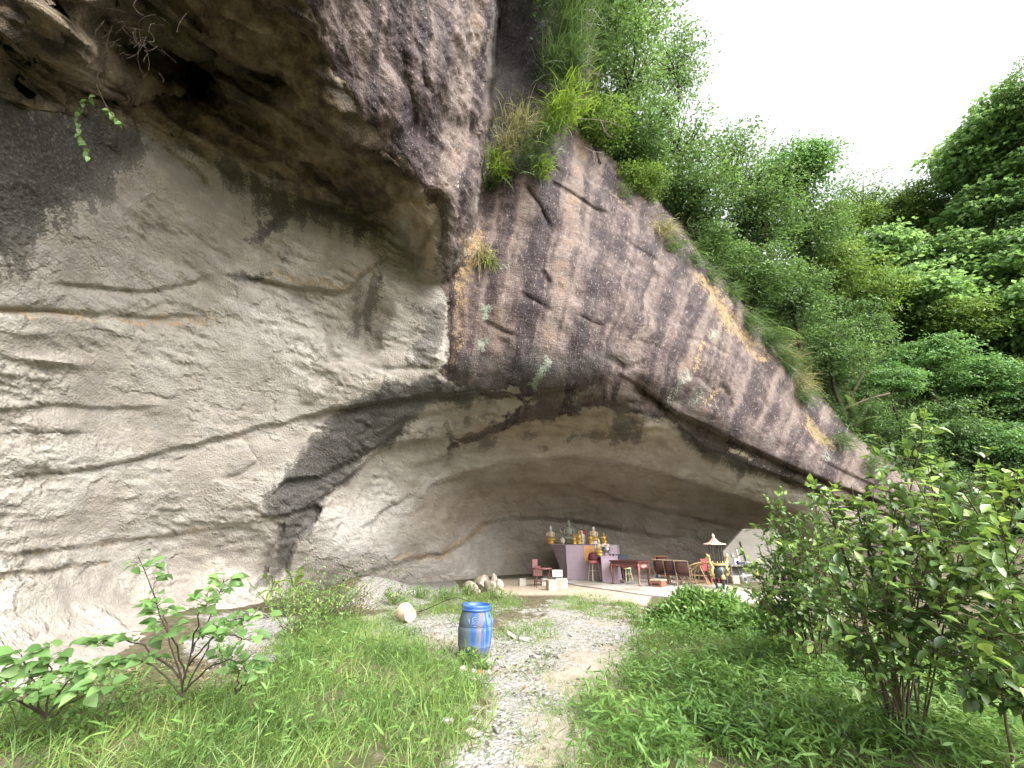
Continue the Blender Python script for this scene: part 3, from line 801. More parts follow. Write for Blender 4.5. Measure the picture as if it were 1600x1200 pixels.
def leaf_material(name, cols, rough=0.45, transl=0.35, spec=0.4):
    N = NT(name)
    t = N.attr('tint', 2)
    c = N.ramp(t, [(i / (len(cols) - 1), k) for i, k in enumerate(cols)])
    p = N.n('BsdfPrincipled'); N.set(p.inputs['Base Color'], c); p.inputs['Roughness'].default_value = rough; p.inputs['Specular IOR Level'].default_value = spec
    tr = N.n('BsdfTranslucent'); N.set(tr.inputs['Color'], N.mix(0.5, c, (0.16, 0.24, 0.02), 'ADD'))
    mx = N.n('MixShader'); mx.inputs[0].default_value = transl
    N.t.links.new(p.outputs[0], mx.inputs[1]); N.t.links.new(tr.outputs[0], mx.inputs[2]); N.t.links.new(mx.outputs[0], N.out.inputs[0])
    return N.m
LM = {
 'fine':   leaf_material('leaf_dark_green', [(0.029,0.058,0.023),(0.060,0.120,0.044),(0.101,0.195,0.065),(0.163,0.273,0.091)], 0.42),
 'airy':   leaf_material('leaf_mid_green', [(0.042,0.078,0.031),(0.084,0.156,0.054),(0.132,0.234,0.078),(0.198,0.306,0.108)], 0.45),
 'bright': leaf_material('leaf_yellow_green', [(0.04,0.08,0.018),(0.085,0.155,0.03),(0.135,0.215,0.045),(0.21,0.28,0.07)], 0.5),
 'broad':  leaf_material('leaf_fresh_green', [(0.075,0.14,0.05),(0.135,0.245,0.085),(0.19,0.325,0.12),(0.27,0.40,0.16)], 0.5, 0.55),
 'layer':  leaf_material('leaf_layered_green', [(0.050,0.110,0.036),(0.094,0.209,0.066),(0.138,0.286,0.094),(0.198,0.352,0.121)], 0.45),
 'shrub':  leaf_material('leaf_glossy_shrub', [(0.037,0.075,0.025),(0.075,0.144,0.040),(0.144,0.237,0.056),(0.300,0.413,0.088)], 0.30, 0.28, 0.6),
 'mulb':   leaf_material('leaf_soft_broad', [(0.04,0.08,0.024),(0.09,0.18,0.052),(0.14,0.255,0.08),(0.23,0.35,0.13)], 0.5, 0.4),
 'grass':  leaf_material('grass_blade', [(0.045,0.085,0.02),(0.095,0.175,0.04),(0.15,0.24,0.06),(0.24,0.30,0.095)], 0.5, 0.35),
 'cover':  leaf_material('ground_cover_leaf', [(0.048,0.102,0.026),(0.096,0.192,0.046),(0.156,0.270,0.066),(0.240,0.348,0.096)], 0.45, 0.35),
 'hang':   leaf_material('hanging_grass_blade', [(0.018,0.042,0.014),(0.042,0.09,0.03),(0.08,0.145,0.05),(0.15,0.205,0.10)], 0.45, 0.35),
 'dry':    leaf_material('dry_grass_blade', [(0.10,0.09,0.035),(0.20,0.18,0.08),(0.33,0.29,0.15),(0.45,0.40,0.24)], 0.6, 0.3),
 'fern':   leaf_material('fern_frond', [(0.06,0.12,0.015),(0.12,0.21,0.02),(0.19,0.29,0.03),(0.27,0.36,0.05)], 0.5, 0.4),
}
def bark(name, a, b):
    N = NT(name); co = N.n('TexCoord').outputs['Object']
    n = N.noise(N.scalev(co, (14, 14, 4)), 1.0, 4, 0.65)
    return N.done(N.ramp(n, [(0.3, a), (0.7, b)]), 0.9, N.bump(n, 0.7, 0.02), 0, 0.2)
BARK = bark('bark_dark', (0.018, 0.015, 0.011), (0.075, 0.062, 0.045))
BARK2 = bark('bark_brown', (0.05, 0.038, 0.025), (0.14, 0.11, 0.075))

def leaf_arrays(C, D, Nm, L, W, detail=False, fold=0.25, droop=0.15, round_=0.5, tint=None):
    n = len(C)
    D = unit(D); S = unit(np.cross(D, Nm)); Nm = np.cross(S, D)
    L = np.broadcast_to(L, (n,))[:, None]; W = np.broadcast_to(W, (n,))[:, None]
    if tint is None: tint = RNG.random(n)
    if not detail:
        mid = C + D * L * 0.48
        V = np.stack([C, mid + S * W * 0.5 + Nm * W * fold, C + D * L - Nm * L * droop, mid - S * W * 0.5 + Nm * W * fold], 1)
        b = np.arange(n)[:, None] * 4
        Ft = np.concatenate([b + [0, 1, 2], b + [0, 2, 3]]); Fq = None
        k = 4
    else:
        a1, a2 = 0.28, 0.66
        w1, w2 = 0.5 * (0.75 + 0.5 * round_), 0.5 * (0.95 - 0.25 * round_)
        m1 = C + D * L * a1 - Nm * L * droop * 0.1; m2 = C + D * L * a2 - Nm * L * droop * 0.45
        V = np.stack([C, m1 + S * W * w1 + Nm * W * fold, m1, m1 - S * W * w1 + Nm * W * fold,
                      m2 + S * W * w2 + Nm * W * fold * 0.8, m2, m2 - S * W * w2 + Nm * W * fold * 0.8, C + D * L - Nm * L * droop], 1)
        b = np.arange(n)[:, None] * 8
        Ft = np.concatenate([b + [0, 1, 2], b + [0, 2, 3], b + [4, 7, 5], b + [5, 7, 6]])
        Fq = np.concatenate([b + [1, 4, 5, 2], b + [2, 5, 6, 3]])
        k = 8
    return V.reshape(-1, 3), Fq, Ft, np.repeat(tint, k)

def leaf_hi(C, D, Nm, L, W, tint, fold=0.12, droop=0.25, heart=True):
    n = len(C); D = unit(D); S = unit(np.cross(D, Nm)); Nm = np.cross(S, D)
    L = np.broadcast_to(L, (n,))[:, None]; W = np.broadcast_to(W, (n,))[:, None]
    st = np.array([-0.06, 0.05, 0.2, 0.38, 0.56, 0.74, 0.88, 1.0]); wd = np.array([0.34, 0.74, 0.98, 1.0, 0.82, 0.52, 0.24, 0.0]) if heart else np.array([0.05, 0.3, 0.75, 1.0, 0.95, 0.68, 0.34, 0.0])
    wav = 1 + 0.10 * RNG.normal(size=(n, 8))
    rows = []
    for k in range(8):
        c = C + D * L * max(st[k], 0.0) - Nm * L * droop * max(st[k], 0) ** 2
        e = D * L * min(st[k], 0)
        w = W * 0.5 * (wd[k] * wav[:, k:k + 1])
        rows += [c + e + S * w + Nm * w * fold * 2, c, c + e - S * w + Nm * w * fold * 2]
    V = np.stack(rows, 1); b = np.arange(n)[:, None] * 24; q = []
    for k in range(7):
        q += [b + [3 * k, 3 * k + 3, 3 * k + 4, 3 * k + 1], b + [3 * k + 1, 3 * k + 4, 3 * k + 5, 3 * k + 2]]
    return V.reshape(-1, 3), np.concatenate(q), None, np.repeat(tint, 24)

def merge(parts):
    Vs, Qs, Ts, tt, off = [], [], [], [], 0
    for V, q, t, ti in parts:
        Vs.append(V); tt.append(ti)
        if q is not None and len(q): Qs.append(np.asarray(q) + off)
        if t is not None and len(t): Ts.append(np.asarray(t) + off)
        off += len(V)
    return (np.concatenate(Vs), np.concatenate(Qs) if Qs else None, np.concatenate(Ts) if Ts else None, np.concatenate(tt))

def leaf_obj(name, arr, mat, parent=None, smooth=False):
    V, q, t, ti = arr
    me = mesh_np(name, V, q, t, smooth=smooth, attrs={'tint': ti}, mat=mat)
    o = link(name, me, parent)
    if parent is not None and name in ('leaves', 'blades', 'dead_leaves', 'leaflets'): o['kind'] = 'stuff'
    return o

_lv = {}
def single_leaves(kind, heart, C, D, Nm, L, W, tint, parent, fold=0.12, droop=0.25):
    """each leaf an object of its own; meshes shared by shade and shape"""
    D = unit(D); S = unit(np.cross(D, Nm)); Nm = np.cross(S, D)
    for i in range(len(C)):
        ti = min(int(tint[i] * 6), 5); var = int(RNG.integers(0, 3)); key = (kind, heart, ti, var, droop)
        if key not in _lv:
            V, q, _, t6 = leaf_hi(np.zeros((1, 3)), np.array([[0, 1.0, 0]]), np.array([[0, 0, 1.0]]), 1.0, 1.0, np.array([(ti + 0.5) / 6]), fold, droop + 0.14 * (var - 1), heart)
            _lv[key] = mesh_np('leaf_' + kind, V, q, None, smooth=True, attrs={'tint': t6}, mat=LM[kind])
        o = link('leaf', _lv[key], parent)
        M = Matrix(((S[i][0] * W[i], D[i][0] * L[i], Nm[i][0] * L[i], C[i][0]), (S[i][1] * W[i], D[i][1] * L[i], Nm[i][1] * L[i], C[i][1]), (S[i][2] * W[i], D[i][2] * L[i], Nm[i][2] * L[i], C[i][2]), (0, 0, 0, 1)))
        o.matrix_local = M

def tubes(polys, radii, sides=5):
    """polys: list of (k,3) arrays; radii: list of (r0,r1)"""
    Vs, Qs, off = [], [], 0
    ang = np.linspace(0, 2 * np.pi, sides, endpoint=False)
    for Pp, (r0, r1) in zip(polys, radii):
        Pp = np.asarray(Pp, float); k = len(Pp)
        d = unit(np.gradient(Pp, axis=0))
        ref = np.where(np.abs(d[:, 2:3]) > 0.9, [[1.0, 0, 0]], [[0, 0, 1.0]])
        a = unit(np.cross(d, ref)); b = np.cross(d, a)
        r = np.linspace(r0, r1, k)[:, None, None]
        ring = Pp[:, None] + r * (np.cos(ang)[None, :, None] * a[:, None] + np.sin(ang)[None, :, None] * b[:, None])
        Vs.append(ring.reshape(-1, 3))
        i = np.arange(k - 1)[:, None] * sides + np.arange(sides)[None]
        j = np.arange(k - 1)[:, None] * sides + (np.arange(sides)[None] + 1) % sides
        Qs.append((np.stack([i, j, j + sides, i + sides], -1).reshape(-1, 4)) + off)
        off += k * sides
    return np.concatenate(Vs), np.concatenate(Qs)

def tube_obj(name, polys, radii, mat, parent=None, sides=5):
    V, Q = tubes(polys, radii, sides)
    return link(name, mesh_np(name, V, Q, mat=mat), parent)

def bez(a, b, bend, n=7):
    a = np.asarray(a, float); b = np.asarray(b, float); m = (a + b) / 2 + np.asarray(bend, float)
    s = np.linspace(0, 1, n)[:, None]
    return (1 - s) ** 2 * a + 2 * s * (1 - s) * m + s * s * b

# ---------------------------------------------------------------- forest trees
def crown_arrays(seed, kind):
    g = np.random.default_rng(seed)
    spec = {'fine': (120, 75, 0.17, 0.085, 0.85), 'airy': (62, 62, 0.17, 0.09, 1.0), 'bright': (95, 80, 0.19, 0.10, 0.75),
            'broad': (80, 62, 0.27, 0.21, 0.9), 'layer': (80, 110, 0.17, 0.085, 0.6)}[kind]
    ncl, npl, L, W, zs = spec
    c = unit(g.normal(size=(ncl, 3))) * (g.random(ncl) ** 0.45)[:, None] * 2.0
    # lumpy outline
    lump = 1 + 0.28 * fbm(c * 0.7 + seed, 2)
    c *= lump[:, None]
    c[:, 2] = c[:, 2] * zs + 0.15
    parts = []
    for i in range(ncl):
        m = int(npl * (0.6 + 0.8 * g.random()))
        rr = 0.42 + 0.3 * g.random()
        flat = {'layer': 0.16, 'broad': 0.3, 'airy': 0.45}.get(kind, 0.38)
        q = g.normal(size=(m, 3)) * np.array([rr, rr, rr * flat]) * 0.62
        q[:, 2] -= 0.25 * (q[:, 0] ** 2 + q[:, 1] ** 2) / rr
        pos = c[i] + q
        out = unit(q * [1, 1, 0.3] + 1e-3)
        d = unit(out * 0.9 + g.normal(size=(m, 3)) * 0.55 + [0, 0, -0.35])
        nm = unit(g.normal(size=(m, 3)) * 0.5 + [0, 0, 1.0] + out * 0.3)
        base_t = 0.22 + 0.5 * g.random()
        ti = np.clip(base_t + 0.22 * g.normal(size=m), 0, 1)
        s = 0.75 + 0.5 * g.random(m)
        parts.append(leaf_arrays(pos, d, nm, L * s, W * s, tint=ti, droop=0.1))
    limbs, rad = [], []
    top = c[:, 2].max()
    tr = bez((0, 0, -1.6), (0.05, 0.05, -0.3), g.normal(size=3) * 0.15, 5)
    limbs.append(tr); rad.append((0.085, 0.07))
    for i in g.choice(ncl, 22, replace=False):
        st = tr[-1 - g.integers(0, 2)]
        limbs.append(bez(st, c[i] * 0.95, g.normal(size=3) * 0.3 + [0, 0, -0.15], 7)); rad.append((0.05, 0.010))
    return merge(parts), limbs, rad

CROWNS = {}
for kd, ns in (('fine', 3), ('airy', 2), ('bright', 2), ('broad', 3), ('layer', 2)):
    CROWNS[kd] = []
    for s_ in range(ns):
        arr, limbs, rad = crown_arrays(100 + s_ * 7 + len(kd) * 31, kd)
        V, q, t, ti = arr
        me = mesh_np('crown_' + kd, V, q, t, smooth=False, attrs={'tint': ti}, mat=LM[kd])
        TV, TQ = tubes(limbs, rad, 6)
        tme = mesh_np('trunk_' + kd, TV, TQ, mat=BARK)
        CROWNS[kd].append((me, tme))

TRUNKS = []
for k in range(3):
    TV, TQ = tubes([bez((0.1 * k, 0.15, -1), (0, 0, 0.05), RNG.normal(size=3) * [0.15, 0.1, 0], 7)], [(0.10, 0.07)], 7)
    TRUNKS.append(mesh_np('trunk', TV, TQ, mat=BARK))
TREES = [  # column, row, distance, crown radius, kind, label
 (925,30,16.6,1.9,'fine','dark tree crown right beside the hanging grass at the top edge'),
 (985,20,20,2.3,'airy','open-crowned tree touching the top edge against white sky'),
 (975,120,18.5,2.2,'airy','tall thin-leaved tree above the dome, second row below the top edge'),
 (1055,110,23,1.9,'airy','see-through tree crown with sky showing between leaves, nearest the empty sky'),
 (930,205,16.4,1.3,'bright','yellow-green small tree growing at the tip of the dome'),
 (985,215,18,1.7,'fine','dark bushy tree behind the yellow-green one on the dome tip'),
 (1055,225,21,2.0,'airy','pale airy tree with bare slanting limbs over the dome slope'),
 (990,290,17.4,1.1,'bright','light green shrubby tree overhanging the upper dome rim'),
 (1075,305,20,2.1,'fine','dense dark tree on the upper third of the dome rim'),
 (1140,255,22.5,1.9,'airy','feathery tree silhouetted on the skyline left of the rounded tree'),
 (1185,330,22,2.2,'fine','dark tree below the rounded skyline tree'),
 (1232,270,24,2.3,'layer','rounded spreading tree that stands out on the skyline above the dome'),
 (1105,395,19.4,1.5,'fine','low dark tree behind the pale tuft on the dome rim'),
 (1255,355,25,2.2,'fine','dark tree under the right side of the rounded skyline tree'),
 (1170,435,20.4,2.0,'fine','shaded tree above the orange-stained rim'),
 (1235,480,21,1.9,'fine','shaded tree just above the single palm frond'),
 (1295,425,27,2.3,'bright','yellowish tree where the near and far slopes meet'),
 (1290,560,22.4,2.0,'fine','very dark tree to the right of the feathery bamboo grass'),
 (1345,318,38,2.7,'airy','thin tree poking above the low dip of the far ridge'),
 (1310,362,37,2.6,'bright','yellow-green tree at the left end of the far ridge'),
 (1400,340,39,2.9,'bright','yellow-green tree in the middle of the far ridge dip'),
 (1375,405,34,2.8,'broad','large-leaved fresh green tree below the ridge dip'),
 (1455,350,38,2.8,'bright','light green tree where the far ridge starts to climb'),
 (1478,285,36,2.3,'airy','loose-crowned tree rising from the climbing ridge'),
 (1522,245,34,2.8,'broad','large-leaved tree on the climbing ridge'),
 (1572,185,32,2.5,'broad','large-leaved tree near the top of the right-hand ridge'),
 (1612,125,30,1.8,'airy','highest tree, cut by the right edge of the picture'),
 (1605,255,32,2.9,'broad','big-leaved tree at the right edge below the highest tree'),
 (1542,325,33,2.9,'broad','wide large-leaved tree halfway up the right-hand slope'),
 (1478,410,33,2.7,'broad','fresh green large-leaved tree in the centre of the far slope'),
 (1562,415,30,2.7,'broad','large-leaved tree with hazy pale leaves right of centre on the far slope'),
 (1632,350,30,2.8,'fine','dark tree half outside the right edge, mid slope'),
 (1425,470,30,2.5,'broad','large-leaved tree left of centre on the far slope'),
 (1352,470,29,2.3,'bright','bright yellow-green tree left of the large-leaved trees'),
 (1500,500,28,2.4,'bright','yellow-green tree above the layered bright tree'),
 (1600,505,27,2.6,'broad','large-leaved tree at the right edge in the middle of the picture'),
 (1440,560,25,2.3,'layer','bright layered tree with flat sprays of leaves, centre right'),
 (1385,600,23,1.6,'layer','small bright layered tree at the left foot of the bigger layered tree'),
 (1520,595,25,2.2,'layer','layered green tree right of the brightest layered tree'),
 (1605,620,24,2.3,'fine','dull green tree at the right edge above the shrubs'),
 (1480,680,23,1.9,'fine','deeply shaded tree behind the tall shrub sprigs'),
 (1560,700,22,2.0,'layer','shaded layered tree just above the right-hand shrubs'),
 (1405,690,22.4,1.4,'fine','dark low tree behind the lower end of the dome'),
 (1345,640,22.4,1.3,'fine','dark undergrowth tree beside the yellow-mossed rim'),
 (1630,765,20,1.8,'fine','dark tree at the right edge right behind the shrubs'),
 (1485,775,21.5,1.6,'fine','dark low tree hidden behind the leafy shrub tops'),
 (1332,520,25,1.9,'fine','dark tree between the yellow-green tree and the bamboo grass'),
]
for i, (u, v, t, R, kd, lab) in enumerate(TREES):
    c = at(u, v, t)
    s = R / 2.0
    root = thing('forest_tree', lab, 'tree', (c.x, c.y, c.z - 3.0 * s), RNG.normal() * 0.5, 'trees on the wooded slope')
    root.scale = (s, s, s * (0.9 + 0.2 * RNG.random()))
    me, tme = CROWNS[kd][i % len(CROWNS[kd])]
    a = link('crown', me, root); a.location = (0, 0, 3.0)
    b = link('branches', tme, a)
    hit = hill_bvh.ray_cast(c, Vector((0, 0.15, -1)))[3]
    ln = min((hit if hit else 2.2 * s) / s + 0.3, 2.6)
    tk = link('trunk', TRUNKS[i % 3], root); tk.location = (0, 0, 3.0 - 1.55); tk.scale = (1, 1, max(ln - 1.5, 0.4))

# understorey on the slope: one uncountable leafy mass
def understorey():
    g = np.random.default_rng(77)
    u = g.uniform(885, 1640, 46000); v = g.uniform(60, 930, 46000)
    d, s, _ = line_sd(u, v, EDGE); ok = ((d * -s > 6) | (u > 1485)) & (poly_sd(u, v, RIDGE) > 0)
    u, v = u[ok], v[ok]
    t = tps_fit(HP)(u, v) - 0.25 - 0.5 * g.random(len(u)) ** 2
    Pq = pt(u, v, t)
    n = len(Pq)
    return leaf_arrays(Pq, g.normal(size=(n, 3)) + [0, -0.6, -0.5], g.normal(size=(n, 3)) * 0.5 + [0, -0.4, 1], 0.22 + 0.14 * g.random(n), 0.10, tint=np.clip(0.3 + 0.25 * g.normal(size=n), 0, 1))
tag(leaf_obj('undergrowth', understorey(), LM['airy']), 'dark leafy undergrowth covering the slope under the trees', 'undergrowth', None, 'stuff')

# ---------------------------------------------------------------- grasses and ferns that hang from the rock
def blades_arr(base, d0, L, W, bend, g, seg=4, tint=None):
    """curved grass blades. base (n,3), d0 start direction, bend = downward pull"""
    n = len(base)
    L = np.broadcast_to(L, (n,)); W = np.broadcast_to(W, (n,)); bend = np.broadcast_to(bend, (n,))
    d = unit(d0); side = unit(np.cross(d, g.normal(size=(n, 3)) * 0.6 + [0, 1, 0.2]))
    p = base.copy(); rows = []
    for k in range(seg + 1):
        w = (W * (1 - (k / seg) ** 1.6) * 0.5)[:, None]
        rows.append(p - side * w)
        if k < seg: rows.append(p + side * w)
        d = unit(d + np.array([0, 0, -1.0]) * (bend / seg)[:, None])
        p = p + d * (L / seg)[:, None]
    V = np.stack(rows, 1)                       # (n, 2*seg+1, 3)
    k = 2 * seg + 1
    b = np.arange(n)[:, None] * k
    Fq = np.concatenate([b + [2 * i, 2 * i + 1, 2 * i + 3, 2 * i + 2] for i in range(seg - 1)])
    Ft = b + [2 * seg - 2, 2 * seg - 1, 2 * seg]
    if tint is None: tint = g.random(n)
    return V.reshape(-1, 3), Fq, Ft, np.repeat(tint, k)

def hanging_tuft(u, v, n, L, spread, label, mat='hang', W=0.022, bend=1.6, out=0.5, seed=0, name='hanging_grass', t=None, up=0.2, tl=(0.15, 0.9), cat='grass tuft'):
    g = np.random.default_rng(seed + int(u * 7 + v))
    tt, p, nm = rock_t(u, v)
    if t is not None: p = at(u, v, t); nm = Vector((0.2, -0.9, 0.3))
    nmv = np.array(nm)
    root = thing(name, label, cat, p, 0, 'tufts hanging from the rock'); root['kind'] = 'thing'
    b = g.normal(size=(n, 3)) * spread
    b -= nmv * 0.05
    d = nmv * out + g.normal(size=(n, 3)) * 0.45 + [0, 0, up]
    ti = np.clip(g.uniform(tl[0], tl[1], n), 0, 1)
    arr = blades_arr(b, d, L * (0.5 + 0.8 * g.random(n)), W, bend, g, 5, ti)
    leaf_obj('blades', arr, LM[mat], root)
    # root mat the blades grow from
    k = 60
    rb = g.normal(size=(k, 3)) * spread * 0.6
    arr2 = blades_arr(rb - nmv * 0.06, g.normal(size=(k, 3)) + nmv * 0.3, 0.22, 0.02, 0.8, g, 3, np.clip(g.uniform(0, 0.4, k), 0, 1))
    leaf_obj('dead_leaves', arr2, LM['dry'], root)
    return root

for (u, v, n, L, sp, lab) in [
    (838,-60,420,1.5,(.35,.3,.3),'long dark grass hanging over the black recess at the top edge'),
    (872,-40,480,1.7,(.35,.3,.3),'long green grass curtain hanging at the top edge'),
    (902,-10,480,1.6,(.3,.3,.35),'grass curtain on the right corner of the hanging bank'),
    (886,45,420,1.3,(.3,.3,.35),'middle tier of the grass curtain below the top edge'),
    (898,95,380,1.2,(.3,.3,.3),'lower tier of the grass curtain beside the dark trees'),
    (868,110,320,1.1,(.25,.25,.3),'thin grass hanging at the rim of the black recess')]:
    hanging_tuft(u, v, n, L, np.array(sp), lab, seed=3, t=13.6)
for (u, v, n, L, sp, mat, lab) in [
    (888,160,340,.7,(.3,.25,.3),'fern','yellow-green fern fringe under the grass curtain'),
    (868,185,300,.7,(.25,.25,.3),'fern','yellow-green fern clump above the peak of the dome face'),
    (846,215,260,.7,(.25,.2,.25),'hang','grey-green weeds hanging left of the dome peak'),
    (815,195,260,.8,(.3,.2,.3),'dry','dry brown root tangle at the mouth of the black recess'),
    (830,245,260,.7,(.25,.2,.25),'hang','drooping weeds over the top left of the dome'),
    (796,225,220,.7,(.25,.2,.25),'dry','withered weeds hanging below the root tangle'),
    (778,255,240,.65,(.2,.2,.25),'fern','bright fern tuft in the cleft left of the dome'),
    (770,285,200,.5,(.15,.15,.2),'hang','small green weeds low in the cleft beside the prow'),
    (848,262,160,.5,(.15,.15,.15),'fern','small yellow-green sprig at the lowest end of the weed fringe'),
    (752,400,110,.75,(.14,.1,.12),'dry','pale dry grass tuft on the ochre patch of the cliff'),
    (764,408,60,.5,(.1,.08,.08),'fern','short green grass beside the pale dry tuft'),
    (1030,362,360,.75,(.3,.25,.25),'dry','pale straw-coloured tuft on the upper dome rim'),
    (1050,385,240,.7,(.25,.2,.25),'hang','green tuft below the straw-coloured one on the rim'),
    (1085,405,200,.7,(.2,.2,.2),'hang','drooping blue-green grass above the orange rim stain'),
    (1108,428,240,.8,(.25,.2,.25),'hang','blue-green bamboo grass at the top of the orange rim stain'),
    (1138,462,260,.8,(.25,.2,.25),'hang','bamboo grass tuft beside the middle of the orange stain'),
    (975,300,160,.5,(.2,.2,.2),'hang','small leafy tuft at the upper end of the dome rim'),
    (1168,505,340,1.0,(.3,.25,.3),'hang','feathery bamboo grass below the palm frond, upper tier'),
    (1196,535,420,1.1,(.3,.25,.3),'hang','feathery bamboo grass drooping over the rim, middle tier'),
    (1222,570,420,1.1,(.3,.25,.3),'hang','feathery bamboo grass drooping over the rim, lower tier'),
    (1216,556,300,1.2,(.3,.25,.25),'dry','straw-coloured plumes among the feathery bamboo grass'),
    (1244,600,300,1.0,(.25,.25,.25),'dry','lowest straw-coloured plumes beside the mossy rim'),
    (1252,620,260,.8,(.25,.2,.2),'hang','short green grass just above the yellow moss patch'),
    (1310,690,260,.8,(.3,.25,.2),'hang','grey-green grass right of the yellow moss patch'),
    (1355,725,240,.8,(.3,.25,.2),'hang','dark grass on the lower tail of the dome rim')]:
    hanging_tuft(u, v, n, L, np.array(sp), lab, mat, W=0.022 if mat != 'fern' else 0.03, seed=9, out=0.6, t=(13.2 if v < 270 and u > 760 else None) if u < 900 else None)

def frond_arr(base, tip, sag, n, L, W, g, tint):
    ax = bez(base, tip, (0, 0, sag), n)
    d = unit(np.gradient(ax, axis=0)); s = unit(np.cross(d, [0, 0, 1.0])); up = np.cross(s, d)
    prof = np.sin(np.linspace(0.35, np.pi * 0.97, n)) ** 0.8
    out = []
    for sg in (-1, 1):
        out.append(leaf_arrays(ax, s * sg + d * 0.45 - up * 0.25, up, L * prof, W, tint=np.clip(tint + 0.15 * g.normal(size=n), 0, 1), fold=0.05))
    return merge(out), ax

def palm(u, v, t, label, tips, L=0.35):
    g = np.random.default_rng(int(u)); p = at(u, v, t)
    root = thing('palm_frond', label, 'palm', p, 0)
    for tu, tv, tt in tips:
        q = at(tu, tv, tt) - p
        arr, ax = frond_arr(np.zeros(3), np.array(q), 0.35, 26, L, 0.045, g, 0.75)
        leaf_obj('leaflets', arr, LM['hang'], root)
        tube_obj('stalk', [ax], [(0.014, 0.006)], BARK2, root)
palm(1212,512,18.2,'single pale palm frond arching above the bamboo grass',[(1256,528,17.6)], 0.42)
palm(1335,668,19.8,'dark palm fronds in the shade behind the dome tail',[(1370,610,19.4),(1375,650,19.2),(1320,618,19.6)], 0.5)

def fern(u, v, label, tips, t, s=1.0):
    g = np.random.default_rng(int(u + v)); p = at(u, v, t)
    root = thing('fern', label, 'fern', p, 0, 'ferns at the foot of the wall')
    for tu, tv, dt in tips:
        q = at(tu, tv, t + dt) - p
        arr, ax = frond_arr(np.zeros(3), np.array(q) + np.array([0, -0.1, -0.06]), 0.22, 34, 0.085 * s, 0.02 * s, g, 0.6)
        leaf_obj('frond', arr, LM['fern'], root)
    return root
fern(425,925,'bright yellow-green fern with upright frond at the foot of the dark column',[(412,893,0),(438,905,.1),(404,930,-.2),(445,925,-.1),(420,940,-.2),(430,895,.2)], 9.3, 1.0)
fern(460,918,'second bright fern, right of the upright one by the dark column',[(450,885,0),(478,893,.1),(440,905,-.1),(490,908,0),(470,930,-.2),(476,880,.2),(455,932,-.3)], 9.6, 1.1)

# ---------------------------------------------------------------- vine and roots under the roof
def vine():
    g = np.random.default_rng(5)
    T0 = 5.0
    root = thing('hanging_vine', 'thin vine with pale green leaves hanging below the dark roof', 'vine', at(158,100,T0))
    o = np.array(at(158,100,T0))
    lines = [[(158,100),(152,120),(158,135),(148,150),(128,160),(122,185),(124,210),(134,225),(138,245)],
             [(150,132),(158,150),(168,170),(178,182),(190,192),(200,198)], [(160,60),(170,85),(158,100)], [(175,40),(165,70),(158,100)]]
    polys = [pt(np.array([a for a, b in l]), np.array([b for a, b in l]), np.full(len(l), T0)) - o for l in lines]
    tube_obj('stem', polys, [(0.006, 0.003)] * len(polys), BARK2, root)
    C = []
    for l in (polys[0][3:], polys[1][2:5]):
        s = np.linspace(0, 1, 16)
        C.append(np.stack([np.interp(s, np.linspace(0, 1, len(l)), l[:, k]) for k in range(3)], -1))
    C = np.concatenate(C); n = len(C)
    single_leaves('mulb', True, C, g.normal(size=(n, 3)) * 0.5 + [0, 0, -1], g.normal(size=(n, 3)) * 0.4 + [0.4, -1, 0.3], np.full(n, 0.075), np.full(n, 0.05), g.uniform(0.6, 0.99, n), root)
vine()
def root_tangle():
    g = np.random.default_rng(6)
    p = at(195, 62, 5.0); root = thing('root_tangle', 'tangle of thin dry roots in the dark roof hollow', 'roots', p)
    polys = []
    for i in range(70):
        a = g.normal(size=3) * [0.3, 0.12, 0.14] + [0, 0, 0.1]
        b = a + g.normal(size=3) * 0.10 + [0.02, -0.03, -0.2]
        polys.append(bez(a, b, g.normal(size=3) * 0.05, 6))
    tube_obj('root_strands', polys, [(0.003, 0.0015)] * 70, plain('dry_root', (0.09, 0.065, 0.055), 0.9), root, 4)['kind'] = 'stuff'
root_tangle()

